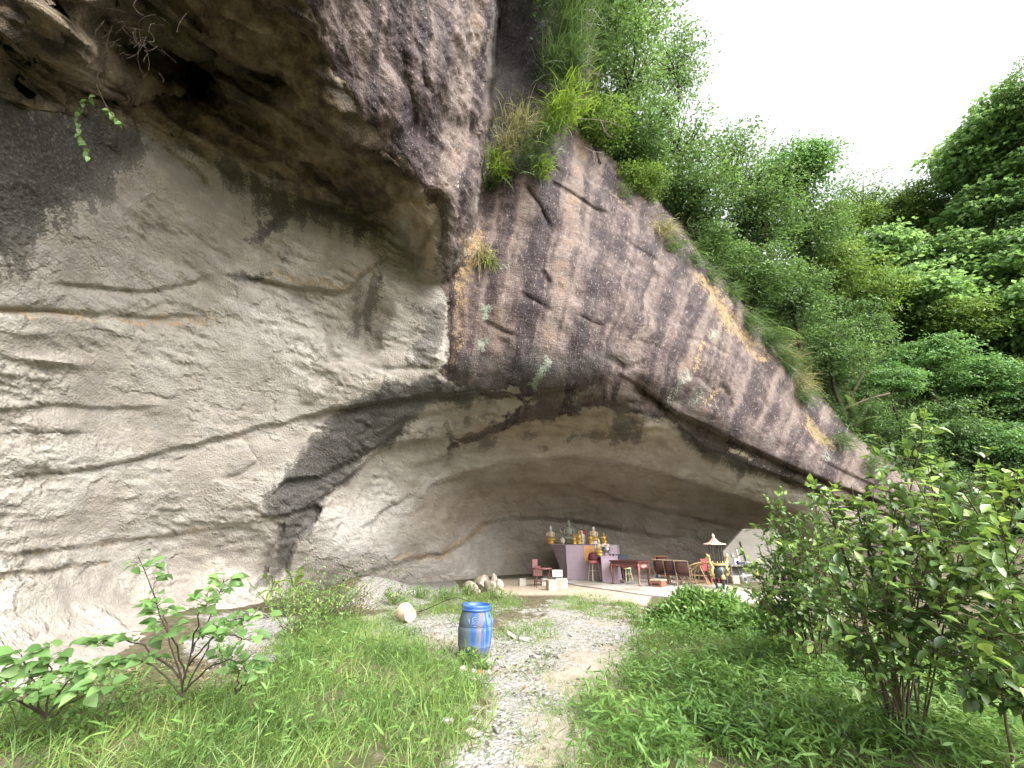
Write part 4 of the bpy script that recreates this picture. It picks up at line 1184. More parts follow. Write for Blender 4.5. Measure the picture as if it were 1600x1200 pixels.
# ---------------------------------------------------------------- shrubs on the right
def shrub(name, label, base, stems, n_twig, leaf_n, L, W, seed, sy=1.0, tintshift=0.0, trunk_r=0.03, single=True):
    """stems: list of local tip offsets"""
    g = np.random.default_rng(seed)
    root = thing(name, label, 'shrub', base, 0, 'glossy-leaved shrubs on the right')
    polys, rad, tw, twr, leaves = [], [], [], [], []
    for tip in stems:
        tip = np.array(tip)
        st = np.array([g.normal() * 0.09, g.normal() * 0.07, -0.05])
        ax = bez(st, tip, np.array([tip[0] * -0.15, tip[1] * -0.1, 0.12]) + g.normal(size=3) * 0.06, 10)
        polys.append(ax); rad.append((trunk_r * (1.1 if len(polys) < 3 else 0.25 + 0.3 * g.random()), 0.004))
        for k in range(n_twig):
            f = 0.38 + 0.62 * g.random() ** 0.8
            o = np.array([np.interp(f, np.linspace(0, 1, 10), ax[:, c]) for c in range(3)])
            dirv = unit(tip - st) * 0.5 + g.normal(size=3) * [0.7, 0.7, 0.55] + [0, 0, 0.15]
            e = o + unit(dirv) * (0.18 + 0.34 * g.random())
            tx = bez(o, e, g.normal(size=3) * 0.04, 5)
            tw.append(tx); twr.append((0.004, 0.0015))
            m = leaf_n
            s = 0.25 + 0.75 * g.random(m)
            C = np.stack([np.interp(s, np.linspace(0, 1, 5), tx[:, c]) for c in range(3)], -1)
            td = unit(e - o)
            d = td * 0.55 + unit(g.normal(size=(m, 3))) * 0.9 + [0, 0, 0.1]
            nm = g.normal(size=(m, 3)) * 0.45 + [0.1, -0.25, 1.0]
            # young leaves near shoot tips are yellower
            ti = np.clip(0.40 + tintshift + 0.2 * g.normal(size=m) + 0.34 * (f > 0.9) * s, 0, 1)
            sc = 0.7 + 0.6 * g.random(m)
            leaves.append((C, d, nm, L * sc, W * sc, ti))
    for q, r_ in zip(polys, rad): tube_obj('stem', [q], [r_], BARK2, root, 6)
    tube_obj('twigs', tw, twr, BARK2, root, 4)['kind'] = 'stuff'
    C, d, nm, Ls, Ws, ti = [np.concatenate(z) for z in zip(*leaves)]
    show = Ls / np.linalg.norm(C + np.array(base) - np.array([0, 0, CAM_H]), axis=1)      # size in view
    uu, vv, dd = project(C + np.array(base))
    show = np.where((uu < 1600) & (vv < 1200) & (vv > 650), show, 0)
    sel = np.zeros(len(C), bool)
    if single: sel[np.argsort(-show)[:290]] = True
    if single: single_leaves('shrub', False, C[sel], d[sel], nm[sel], Ls[sel], Ws[sel], np.clip(ti[sel], 0, 0.999), root, 0.14, 0.18)
    r2 = ~sel
    leaf_obj('leaves', leaf_arrays(C[r2], d[r2], nm[r2], Ls[r2], Ws[r2], True, 0.16, 0.12, 0.35, ti[r2]), LM['shrub'], root, True)
    return root
def tips_at(base, lst): return [tuple(at(u, v, t) - base) for u, v, t in lst]
bA, tA = on_ground(1280, 1048)
g_ = np.random.default_rng(21)
tipsA = [(1195,850,5.3),(1180,900,5.2),(1215,800,5.5),(1225,775,5.4),(1250,800,5.6),(1275,790,5.3),(1300,800,5.6),(1320,830,5.4),(1190,940,5.1),(1340,860,5.5),(1240,860,5.0),(1280,860,4.9),(1310,900,5.0),(1205,980,5.2),(1260,930,4.8),(1230,900,5.8),(1290,880,5.9),(1200,870,5.6)]
shrub('glossy_shrub', 'leafy shrub farthest left of the right-hand shrubs, with a single short trunk', bA, tips_at(bA, tipsA), 22, 10, 0.074, 0.038, 11, trunk_r=0.028, single=False)
bB, tB = on_ground(1412, 1158)
tipsB = [(1290,780,3.9),(1330,760,3.8),(1300,900,3.4),(1350,820,3.6),(1400,790,3.7),(1440,690,3.6),(1450,720,3.8),(1420,860,3.3),(1470,760,3.4),(1490,800,3.8),(1530,770,3.7),(1340,960,3.2),(1380,930,3.1),(1450,880,3.1),(1500,860,3.2),(1540,830,3.3),(1320,1010,3.3),(1480,930,3.0),(1420,780,3.9)]
shrub('glossy_shrub', 'multi-stemmed shrub whose dark stems fan out near the bottom right', bB, tips_at(bB, tipsB), 17, 9, 0.085, 0.042, 12, trunk_r=0.022)
bC = at(1650, 1190, 3.0)
tipsC = [(1500,760,3.3),(1560,740,3.4),(1600,750,3.2),(1640,780,3.1),(1520,840,3.0),(1570,850,2.8),(1620,860,2.8),(1480,960,2.9),(1530,960,2.7),(1590,950,2.5),(1500,1020,2.8),(1560,1040,2.6),(1680,820,2.9),(1610,1010,2.5),(1550,900,3.2)]
shrub('glossy_shrub', 'large dark shrub cut off by the right edge of the picture', bC, tips_at(bC, tipsC), 13, 8, 0.095, 0.048, 13, trunk_r=0.024, tintshift=-0.04)
# tall bright sprigs on top
def sprig(name, label, base, tips, leaf_L, seed):
    g = np.random.default_rng(seed); root = thing(name, label, 'shoot', base, 0, 'bright shoots above the shrubs')
    polys, lv = [], []
    for tp in tips:
        ax = bez((0, 0, 0), tp, g.normal(size=3) * 0.05, 9); polys.append(ax)
        for k in range(3, 9):
            o = ax[k]; az = g.random() * 6.28
            for sg in (0, 3.14):
                d = np.array([[math.cos(az + sg), math.sin(az + sg), 0.25]])
                single_leaves('shrub', False, o[None], d + g.normal(size=(1, 3)) * 0.2, np.array([[0, -0.3, 1.0]]), [leaf_L * (1.15 - 0.06 * k)], [leaf_L * 0.45], [0.7 + 0.29 * g.random()], root, 0.12, 0.2)
    for q in polys: tube_obj('stem', [q], [(0.006, 0.002)], BARK2, root)
pb = at(1480, 860, 3.3)
sprig('young_shoot', 'tall bright green shoot standing highest above the shrubs', pb, [tuple(at(1445, 692, 3.2) - pb), tuple(at(1425, 740, 3.2) - pb)], 0.13, 31)
pb = at(1340, 880, 3.6)
sprig('young_shoot', 'bright green shoot in front of the cave ceiling, left of the tallest shoot', pb, [tuple(at(1300, 768, 3.6) - pb), tuple(at(1365, 760, 3.6) - pb)], 0.11, 32)
pb = at(1570, 860, 3.1)
sprig('young_shoot', 'bright green shoot near the right edge above the dark shrub', pb, [tuple(at(1590, 735, 3.1) - pb), tuple(at(1530, 730, 3.1) - pb)], 0.11, 33)

# ---------------------------------------------------------------- broad-leaved plants on the left
def broad_plant(label, bu, bv, t, lines, leaf_L, n_leaf, seed):
    g = np.random.default_rng(seed); base = at(bu, bv, t)
    root = thing('broad_leaved_plant', label, 'plant', base, 0, 'soft-leaved plants at the wall foot')
    o = np.array(base); polys, lv = [], []
    for l, tips_only in lines:
        P_ = pt(np.array([a for a, b, c in l], float), np.array([b for a, b, c in l], float), np.array([t + c for a, b, c in l], float)) - o
        s = np.linspace(0, 1, 12); k = np.linspace(0, 1, len(l))
        ax = np.stack([np.interp(s, k, P_[:, c]) for c in range(3)], -1)
        ax[1:-1] += g.normal(size=(10, 3)) * 0.008
        polys.append(ax)
        m = n_leaf
        ss = g.uniform(tips_only, 1.0, m)
        C = np.stack([np.interp(ss, s, ax[:, c]) for c in range(3)], -1)
        az = g.random(m) * 6.28
        pet = np.stack([np.cos(az), np.sin(az), 0.2 + 0.4 * g.random(m)], -1) * (0.05 + 0.06 * g.random(m))[:, None]
        for a, b in zip(C, C + pet): polys.append(np.stack([a, (a + b) / 2 + [0, 0, 0.01], b]))
        d = unit(pet) + [0.1, -0.35, -0.35] + g.normal(size=(m, 3)) * 0.25
        sc = 0.6 + 0.6 * g.random(m)
        single_leaves('mulb', True, C + pet, d, g.normal(size=(m, 3)) * 0.38 + [0.2, -0.6, 0.9], leaf_L * sc, leaf_L * 0.78 * sc, np.clip(g.normal(0.5, 0.25, m), 0, 0.999), root)
    for q in polys:
        if len(q) > 4: tube_obj('stem', [q], [(0.009, 0.003)], BARK, root, 5)
    pe = [q for q in polys if len(q) <= 4]
    tube_obj('petioles', pe, [(0.002, 0.002)] * len(pe), BARK2, root, 4)['kind'] = 'stuff'
broad_plant('tall soft-leaved plant with dark crooked stems in front of the pale wall', 290, 1100, 3.75,
  [([(290,1100,0),(280,1040,0),(262,1000,.05),(240,930,.1),(215,868,.1)],0.45), ([(285,1080,0),(300,1010,0),(310,960,-.1),(330,930,-.1)],0.35), ([(290,1060,0),(270,1000,-.1),(255,960,-.1),(240,940,-.1)],0.4),
   ([(290,1080,0),(330,1000,.1),(370,965,.15),(420,965,.2)],0.35), ([(300,1020,0),(330,960,.2),(350,905,.25)],0.82), ([(288,1090,0),(240,1040,-.1),(200,1030,-.15),(160,1045,-.2)],0.3),
   ([(288,1080,0),(330,1040,-.1),(370,1030,-.1),(385,1050,-.1)],0.5), ([(280,1060,0),(230,1010,0),(190,1000,.1),(150,1010,.1)],0.4), ([(295,1040,0),(340,985,-.15),(390,1000,-.2)],0.35)], 0.105, 25, 41)
broad_plant('low soft-leaved plant at the left edge under the pale wall', 70, 1125, 3.5,
  [([(70,1125,0),(50,1060,0),(30,1020,0)],0.35), ([(70,1125,0),(80,1050,.1),(75,1012,.1)],0.4), ([(70,1120,0),(110,1060,0),(150,1040,0)],0.35), ([(70,1125,0),(20,1080,-.1),(-20,1050,-.1)],0.3), ([(70,1120,0),(40,1095,-.2),(0,1090,-.2)],0.3),
   ([(80,1120,0),(130,1085,-.1),(170,1075,-.1)],0.3)], 0.11, 24, 42)
broad_plant('small soft-leaved seedling between the tall plant and the grass', 368, 1085, 3.7, [([(368,1085,0),(372,1060,0),(378,1042,0)],0.5), ([(368,1085,0),(385,1065,0),(395,1052,0)],0.6)], 0.11, 4, 43)

# ---------------------------------------------------------------- leafy mound by the path
def mound(u, v, t, rx, ry, rz, n, L, label, seed, kind='cover'):
    g = np.random.default_rng(seed)
    p, _ = on_ground(u, v); 
    root = thing('leafy_mound', label, 'bush', p, 0)
    q = unit(g.normal(size=(n, 3))); q[:, 2] = np.abs(q[:, 2])
    r = 0.72 + 0.3 * g.random(n)
    lump = 1 + 0.22 * fbm(q * 2.2 + seed, 3)
    C = q * (r * lump)[:, None] * [rx, ry, rz]
    d = q + g.normal(size=(n, 3)) * 0.6 + [0, -0.2, -0.2]; nm = q * 0.6 + g.normal(size=(n, 3)) * 0.4 + [0, 0, 0.8]
    tone = np.clip(0.45 + 0.3 * fbm(C * 2.0 + 5, 2) + 0.18 * g.normal(size=n), 0, 1)
    leaf_obj('leaves', leaf_arrays(C, d, nm, L * (0.7 + 0.6 * g.random(n)), L * 0.45, True, 0.15, 0.2, 0.3, tone), LM[kind], root)
    st = [bez((0, 0, -0.05), C[i] * 0.9, (0, 0, 0.1), 5) for i in g.choice(n, 40)]
    tube_obj('stems', st, [(0.01, 0.004)] * 40, BARK2, root, 4)
    return root
mound(1105, 985, 7, 1.05, 0.75, 0.72, 4600, 0.11, 'dense dark green mound of leaves beside the path', 51)
mound(1215, 1000, 7, 0.75, 0.6, 0.55, 2400, 0.10, 'lighter green leafy mound between the dark mound and the shrubs', 52, 'cover')

# ---------------------------------------------------------------- grass, ground cover, weeds
GRASS_L = [(-20,1210),(-20,1120),(120,1105),(230,1110),(300,1095),(400,1060),(450,1000),(520,965),(600,985),(690,1030),(760,1070),(770,1110),(730,1150),(700,1210)]
GRASS_R = [(900,1210),(905,1130),(945,1075),(985,1040),(1000,1000),(1010,965),(1200,985),(1320,1010),(1620,1020),(1620,1210)]
GRASS_M = [(600,930),(700,925),(790,925),(815,945),(760,965),(640,965),(590,958)]
GRASS_M2 = [(860,945),(900,930),(985,940),(1010,960),(960,968),(900,955)]
GRASS_M3 = [(790,975),(860,970),(870,1000),(800,1008),(770,1000)]
COVER_R = [(985,1210),(1020,1130),(1060,1060),(1150,1010),(1300,1010),(1620,1040),(1620,1210)]
def scatter(n, x0, x1, y0, y1, polys, g, pw=1.3):
    """points on the ground inside places given by photo outlines; thinner with distance"""
    X = g.uniform(x0, x1, n); Y = y0 + (y1 - y0) * g.random(n) ** pw
    Z = ground_z(X, Y)
    u, v, dep = project(np.stack([X, Y, Z], -1))
    m = np.zeros(n)
    for poly, dens, soft in polys: m = np.maximum(m, dens * np.clip(0.5 + poly_sd(u, v, poly) / soft, 0, 1))
    pn = 0.55 + 0.75 * fbm(np.stack([X * 1.4, Y * 1.4, 0 * X], -1) + 7, 3)
    ok = g.random(n) < m * np.clip(pn, 0.05, 1.2)
    return np.stack([X, Y, Z], -1)[ok]
def grass():
    g = np.random.default_rng(61)
    parts = []
    B = scatter(330000, -7, 8, 2.6, 11, [(GRASS_L, 0.85, 50), (GRASS_R, 0.62, 60)], g)
    n = len(B)
    u, v, dep = project(B)
    L = (0.12 + 0.22 * g.random(n)) * np.where(u < 760, 1.05, 0.7)
    d = g.normal(size=(n, 3)) * 0.42 + [0, 0, 1.0]
    tone = np.clip(0.50 + 0.42 * fbm(B * 1.1 + 3, 3) + 0.22 * g.normal(size=n), 0, 1)
    parts.append(blades_arr(B - [0, 0, 0.02], d, L, 0.0075 + 0.004 * g.random(n), 0.9 + 0.7 * g.random(n), g, 3, tone))
    B = scatter(120000, -5, 5, 7.5, 15, [(GRASS_M, 0.5, 18), (GRASS_M2, 0.45, 16), (GRASS_M3, 0.5, 16)], g, 1.0)
    n = len(B)
    parts.append(blades_arr(B - [0, 0, 0.02], g.normal(size=(n, 3)) * 0.5 + [0, 0, 1.0], 0.08 + 0.16 * g.random(n), 0.010, 1.0, g, 3, np.clip(g.normal(0.55, 0.2, n), 0, 1)))
    # thin grass in the trodden parts
    B = scatter(210000, -5, 5, 2.6, 14, [(PATH, 0.24, 60), ([(790,1210),(1000,1210),(1000,1050),(870,1060),(820,1120)], 0.95, 60)], g)
    n = len(B)
    parts.append(blades_arr(B - [0, 0, 0.02], g.normal(size=(n, 3)) * 0.7 + [0, 0, 0.8], 0.07 + 0.13 * g.random(n), 0.006, 1.0, g, 3, np.clip(g.normal(0.65, 0.22, n), 0, 1)))
    return merge(parts)
tag(leaf_obj('grass', grass(), LM['grass']), 'long bright green grass on both sides of the gravel path', 'grass', None, 'stuff')
def dry_litter():
    g = np.random.default_rng(63)
    B = scatter(60000, -6, 7, 2.6, 12, [(GRASS_L, 0.22, 60), (GRASS_R, 0.2, 60), ([(-20,1140),(100,1090),(230,1040),(420,1020),(460,1080),(300,1150),(0,1190)], 1.0, 40), (PATH, 0.15, 50)], g)
    n = len(B)
    return blades_arr(B, g.normal(size=(n, 3)) * [1, 1, 0.25] + [0, 0, 0.1], 0.06 + 0.2 * g.random(n), 0.007, 0.5, g, 3, g.random(n))
tag(leaf_obj('dry_grass', dry_litter(), LM['dry']), 'dry straw and dead grass scattered over the ground', 'dry grass', None, 'stuff')
def cover():
    g = np.random.default_rng(62)
    B = scatter(190000, 0, 9, 2.4, 10, [(COVER_R, 1.0, 60), (GRASS_R, 0.30, 40)], g)
    B = np.concatenate([B, scatter(60000, -7, 1, 2.4, 10, [(GRASS_L, 0.22, 40), ([(-20,1130),(100,1080),(220,1060),(300,1090),(0,1180)], 0.5, 40)], g)])
    n = len(B); B[:, 2] += 0.04 + 0.24 * g.random(n) ** 1.2
    d = g.normal(size=(n, 3)) * [1, 1, 0.4] + [0, -0.1, 0.15]
    tone = np.clip(0.40 + 0.3 * fbm(B * 1.3 + 9, 3) + 0.18 * g.normal(size=n), 0, 1)
    return leaf_arrays(B, d, g.normal(size=(n, 3)) * 0.4 + [0, 0, 1], 0.08 + 0.07 * g.random(n), 0.021, True, 0.12, 0.2, 0.4, tone)
tag(leaf_obj('ground_cover', cover(), LM['cover']), 'broad-bladed green ground cover at the lower right', 'ground cover', None, 'stuff')

def weed(u, v, label, h, n, seed, kind='cover', L=0.07):
    g = np.random.default_rng(seed); p, t = on_ground(u, v)
    root = thing('weed', label, 'weed', p, 0, 'weeds at the wall foot')
    polys, lv = [], []
    for i in range(n):
        tip = np.array([g.normal() * 0.28 * h / 0.5, g.normal() * 0.2, h * (0.5 + 0.6 * g.random())])
        ax = bez((g.normal() * 0.06, g.normal() * 0.05, -0.03), tip, g.normal(size=3) * 0.06, 8); polys.append(ax)
        m = 16; s = g.uniform(0.25, 1, m)
        C = np.stack([np.interp(s, np.linspace(0, 1, 8), ax[:, c]) for c in range(3)], -1)
        lv.append(leaf_arrays(C, g.normal(size=(m, 3)) + [0, 0, 0.2], g.normal(size=(m, 3)) * 0.4 + [0, -0.3, 1], L * (0.6 + 0.7 * g.random(m)), L * 0.4, True, 0.12, 0.2, 0.4, np.clip(g.normal(0.5, 0.22, m), 0, 1)))
    tube_obj('stems', polys, [(0.005, 0.002)] * n, BARK2, root, 4)
    leaf_obj('leaves', merge(lv), LM[kind], root)
for k, (u, v, lab, h, n, kd) in enumerate([
    (440,965,'leafy weeds under the two bright ferns',.9,22,'cover'),(480,960,'tall thin weeds right of the second fern',1.15,24,'cover'),(520,965,'dull green weeds left of the withered patch',1.0,22,'shrub'),
    (500,985,'weeds at the upper edge of the left grass',.8,22,'cover'),(560,965,'withered brown-green weeds in the rubble, left of the bucket',.75,24,'dry'),(460,1000,'broad clump of weeds where the left grass meets the wall',.8,24,'cover'),
    (615,945,'green weeds behind the tipped bucket',.5,18,'cover'),(655,935,'weeds right of and above the tipped bucket',.45,18,'cover'),(695,938,'weeds under the middle of the thin stick',.45,18,'cover'),
    (730,932,'weeds below the pile of pale rocks',.4,16,'cover'),(775,938,'weeds to the right of the rock pile',.4,14,'cover'),(735,1042,'green weeds growing against the foot of the blue barrel',.22,10,'grass'),
    (757,1046,'second little weed clump at the barrel foot',.2,8,'grass'),(345,1040,'low weeds on the pale rubble behind the tall plant',.35,8,'mulb'),(1000,975,'weeds at the left foot of the dark mound',.4,10,'cover'),
    (10,1165,'shaded weeds at the lower left corner',.5,12,'cover'),(130,1150,'weeds in front of the low left plant',.45,12,'cover')]):
    weed(u, v, lab, h, n, 200 + k, kd)

# gravel: loose stones, too many to count
def ico():
    b = bmesh.new(); bmesh.ops.create_icosphere(b, subdivisions=1, radius=1.0)
    v = np.array([x.co[:] for x in b.verts]); f = np.array([[l.index for l in x.verts] for x in b.faces]); b.free()
    return v, f
IV, IF = ico()
def pebbles(B, size, g):
    n = len(B)
    sc = size[:, None] * (0.6 + 0.8 * g.random((n, 3))) * [1, 1, 0.6]
    th = g.random(n) * 6.28; c, s = np.cos(th), np.sin(th)
    jit = 1 + 0.28 * g.normal(size=(n, len(IV), 1))
    V = IV[None] * jit * sc[:, None]
    X = V[..., 0] * c[:, None] - V[..., 1] * s[:, None]; Y = V[..., 0] * s[:, None] + V[..., 1] * c[:, None]
    V = np.stack([X, Y, V[..., 2]], -1) + B[:, None]
    Fs = IF[None] + (np.arange(n) * len(IV))[:, None, None]
    return V.reshape(-1, 3), None, Fs.reshape(-1, 3), np.repeat(g.random(n), len(IV))
def gravel():
    g = np.random.default_rng(71)
    B = scatter(42000, -5, 5, 2.6, 13, [(GRAVEL, 0.6, 40), (GRAVEL2, 0.6, 24), (PATH, 0.14, 40), ([(300,1010),(420,975),(470,1010),(400,1060),(330,1060)], 0.5, 30), ([(580,900),(660,880),(700,930),(600,950),(540,950)], 0.3, 20)], g, 1.5)
    return pebbles(B, 0.009 + 0.022 * g.random(len(B)) ** 2.5, g)
N_ = NT('gravel_stone'); GRAVEL_MAT = N_.done(N_.ramp(N_.attr('tint', 2), [(0.0, (0.07, 0.068, 0.064)), (0.5, (0.19, 0.185, 0.175)), (1.0, (0.36, 0.345, 0.32))]), 0.9, None, 0, 0.2)
tag(leaf_obj('gravel', gravel(), GRAVEL_MAT), 'grey gravel strewn along the worn path', 'gravel', None, 'stuff')

def leaf_litter():
    g = np.random.default_rng(81)
    B = scatter(26000, -7, 8, 2.4, 13, [(PATH, 0.3, 60), (GRASS_L, 0.15, 60), (GRASS_R, 0.15, 60), ([(-20,1150),(100,1080),(230,1030),(420,990),(470,1060),(300,1150),(0,1200)], 1.0, 40), ([(1150,1040),(1300,1040),(1460,1190),(1250,1190)], 0.4, 40)], g)
    n = len(B); B[:, 2] += 0.012
    return leaf_arrays(B, g.normal(size=(n, 3)) * [1, 1, 0.25], g.normal(size=(n, 3)) * 0.35 + [0, 0, 1], 0.035 + 0.05 * g.random(n), 0.028, True, 0.2, 0.3, 0.4, g.random(n))
LITTER = leaf_material('dead_leaf', [(0.035,0.022,0.012),(0.09,0.055,0.028),(0.17,0.115,0.06),(0.27,0.21,0.13)], 0.8, 0.1, 0.15)
tag(leaf_obj('leaf_litter', leaf_litter(), LITTER), 'dead brown leaves scattered over the ground', 'leaf litter', None, 'stuff')
TWIG = bark('bark_pale_twig', (0.16, 0.14, 0.115), (0.34, 0.31, 0.27))
for k, (l, t, lab) in enumerate([
    ([(893,118),(925,115),(945,117),(958,128)],14.5,'pale bare branch arching out right of the hanging grass'),
    ([(890,185),(930,187),(955,191),(975,200)],15.0,'straight pale bare branch below the yellow-green fern fringe'),
    ([(938,188),(945,205),(955,215)],15.0,'short bare twig drooping below the straight pale branch'),
    ([(912,230),(925,236),(945,240)],15.2,'bare twig poking out just above the dome tip'),
    ([(927,236),(928,250),(934,268)],15.2,'thin bare twig hanging down onto the dome tip'),
    ([(948,135),(955,148),(962,156)],16,'short pale broken branch in front of the dark trees'),
    ([(1390,615),(1360,622),(1335,632),(1318,640)],20.5,'thick bare limb reaching left in the shade under the layered tree'),
    ([(1350,580),(1335,610),(1325,632)],20.6,'slanting bare limb rising from the thick shaded limb'),
    ([(1040,300),(1080,250),(1110,215)],19.5,'long slanting limb crossing the pale airy tree'),
    ([(1150,330),(1180,300),(1190,268),(1220,258)],21.5,'forked dark limb under the rounded skyline tree')]):
    P_ = pt(np.array([a for a, b in l], float), np.array([b for a, b in l], float), np.full(len(l), t, float))
    r_ = thing('bare_branch', lab, 'branch', P_[0].tolist(), 0, 'bare branches among the trees')
    w = 0.022 if k < 6 else 0.07
    s_ = np.linspace(0, 1, 9); ax = np.stack([np.interp(s_, np.linspace(0, 1, len(l)), (P_ - P_[0])[:, c]) for c in range(3)], -1)
    tube_obj('limb', [ax], [(w, w * 0.35)], TWIG if k < 6 else BARK2, r_, 6)
    g = np.random.default_rng(900 + k)
    tw_ = [bez(ax[j], ax[j] + g.normal(size=3) * 0.25 + [0.1, 0, 0.05], g.normal(size=3) * 0.05, 5) for j in (4, 5, 6, 7)]
    tube_obj('twigs', tw_, [(w * 0.4, w * 0.12)] * 4, TWIG if k < 6 else BARK2, r_, 4)

# ================================================================== OBJECTS
def on_slab(u, v, z=SLAB_Z):
    d = rays(u, v); t = (CAM_H - z) / -d[2]
    return Vector((d[0] * t, d[1] * t, z)), t

def bm_obj(name, bm, mat, parent=None, smooth=False, bevel=0.0):
    if bevel > 0:
        bmesh.ops.bevel(bm, geom=[e for e in bm.edges if len(e.link_faces) == 2 and e.calc_face_angle(0) > 0.5], offset=bevel, segments=2, affect='EDGES', clamp_overlap=True)
    bmesh.ops.recalc_face_normals(bm, faces=bm.faces)
    me = bpy.data.meshes.new(name); bm.to_mesh(me); bm.free()
    if smooth: me.polygons.foreach_set('use_smooth', np.ones(len(me.polygons), bool))
    return link(name, me, parent, mat)

def add_box(bm, c, s, rot=None, taper=1.0):
    """box centred at c; taper scales the top"""
    vs = []
    for z in (-1, 1):
        k = taper if z > 0 else 1.0
        for x, y in ((-1, -1), (1, -1), (1, 1), (-1, 1)):
            p = Vector((x * s[0] / 2 * k, y * s[1] / 2 * k, z * s[2] / 2))
            if rot is not None: p = rot @ p
            vs.append(bm.verts.new(p + Vector(c)))
    for f in ((3, 2, 1, 0), (4, 5, 6, 7), (0, 1, 5, 4), (1, 2, 6, 5), (2, 3, 7, 6), (3, 0, 4, 7)): bm.faces.new([vs[i] for i in f])
    return vs

def box_obj(name, c, s, mat, parent=None, rot=None, taper=1.0, bevel=0.006):
    bm = bmesh.new(); add_box(bm, c, s, rot, taper); return bm_obj(name, bm, mat, parent, False, bevel)

def loft(bm, rings, n=14, cap=True):
    """rings: (z, rx, ry, x, y)"""
    prev = None
    for r in rings:
        z, rx, ry = r[:3]; ox, oy = (r[3], r[4]) if len(r) > 3 else (0, 0)
        cur = [bm.verts.new((ox + rx * math.cos(2 * math.pi * i / n), oy + ry * math.sin(2 * math.pi * i / n), z)) for i in range(n)]
        if prev:
            for i in range(n): bm.faces.new((prev[i], prev[(i + 1) % n], cur[(i + 1) % n], cur[i]))
        elif cap: bm.faces.new(cur[::-1])
        prev = cur
    if cap: bm.faces.new(prev)

def loft_obj(name, rings, mat, parent=None, n=14, smooth=True, cap=True):
    bm = bmesh.new(); loft(bm, rings, n, cap); return bm_obj(name, bm, mat, parent, smooth)

def bar_obj(name, a, b, r, mat, parent=None, sides=6, r2=None, bend=(0, 0, 0)):
    return tube_obj(name, [bez(a, b, bend, 7)], [(r, r2 if r2 is not None else r)], mat, parent, sides)

# ---- blue barrel
def barrel_mat():
    N = NT('faded_blue_plastic')
    co = N.n('TexCoord').outputs['Object']
    st = N.noise(N.scalev(co, (9, 9, 0.8)), 1.0, 5, 0.6); n = N.noise(co, 7, 5, 0.6); z = N.n('SeparateXYZ', _0=co).outputs[2]; x = N.n('SeparateXYZ', _0=co).outputs[0]
    c = N.ramp(n, [(0.3, (0.012, 0.05, 0.19)), (0.7, (0.025, 0.095, 0.31))])
    c = N.mix(N.math('MULTIPLY', N.ss(st, 0.50, 0.60), 0.65), c, (0.20, 0.29, 0.42))
    c = N.mix(N.math('MULTIPLY', N.ss(N.math('MULTIPLY_ADD', x, -0.8, st), 0.40, 0.58), 0.92), c, (0.075, 0.095, 0.095))
    c = N.mix(N.math('MULTIPLY', N.ss(N.math('MULTIPLY_ADD', N.math('ABSOLUTE', N.math('SUBTRACT', x, 0.06)), -2.2, st), 0.44, 0.56), 0.55), c, (0.20, 0.10, 0.085))
    low = N.ss(N.math('MULTIPLY_ADD', n, 0.3, z), 0.44, 0.22)
    c = N.mix(N.math('MULTIPLY', low, 0.75), c, (0.12, 0.125, 0.055))
    return N.done(c, N.math('MULTIPLY_ADD', n, 0.3, 0.5), N.bump(n, 0.2, 0.01), 0, 0.25)
BLUE = barrel_mat()
RIM = plain('blue_rim_plastic', (0.018, 0.07, 0.25), 0.45, 0.25, 9, dirt=(0.16, 0.24, 0.36))
WHITE_INK = plain('worn_white_print', (0.20, 0.27, 0.36), 0.7, 0.3, 60)
p, tb = on_ground(740, 1030)
brl = thing('barrel', 'weathered blue plastic barrel with stained sides standing on the gravel path', 'barrel', p)
brl.rotation_euler = (0.0, math.radians(1.6), 0.2)
prof = [(0.0, .185), (0.03, .20), (0.10, .222), (0.19, .243), (0.205, .249), (0.215, .252), (0.225, .249), (0.30, .258), (0.40, .262), (0.455, .260), (0.462, .254), (0.470, .254), (0.478, .259), (0.56, .245), (0.64, .225), (0.68, .213), (0.70, .210)]
bm = bmesh.new(); loft(bm, [(z - 0.02, r, r) for z, r in prof], 40, False)
bm.faces.new([v for v in bm.verts if abs(v.co.z + 0.02) < 1e-5][::-1])
loft(bm, [(0.68, .196, .196), (0.50, .23, .23), (0.2, .22, .22)], 40, False)      # inner wall
bm_obj('body', bm, BLUE, brl, True)
rim = loft_obj('rim', [(0.655, .222, .222), (0.66, .229, .229), (0.672, .231, .231), (0.684, .226, .226), (0.69, .222, .222), (0.70, .226, .226), (0.735, .224, .224), (0.742, .214, .214), (0.735, .203, .203), (0.66, .198, .198)], RIM, brl, 40, True, False)
bm = bmesh.new()
for k in range(40):
    a = 2 * math.pi * k / 40; b2 = 2 * math.pi * (k + 1) / 40
add_box(bm, (0.262, 0.03, 0.505), (0.035, 0.05, 0.06)); add_box(bm, (0.27, 0.03, 0.465), (0.02, 0.04, 0.03))
bm_obj('clasp', bm, RIM, brl, False, 0.006)
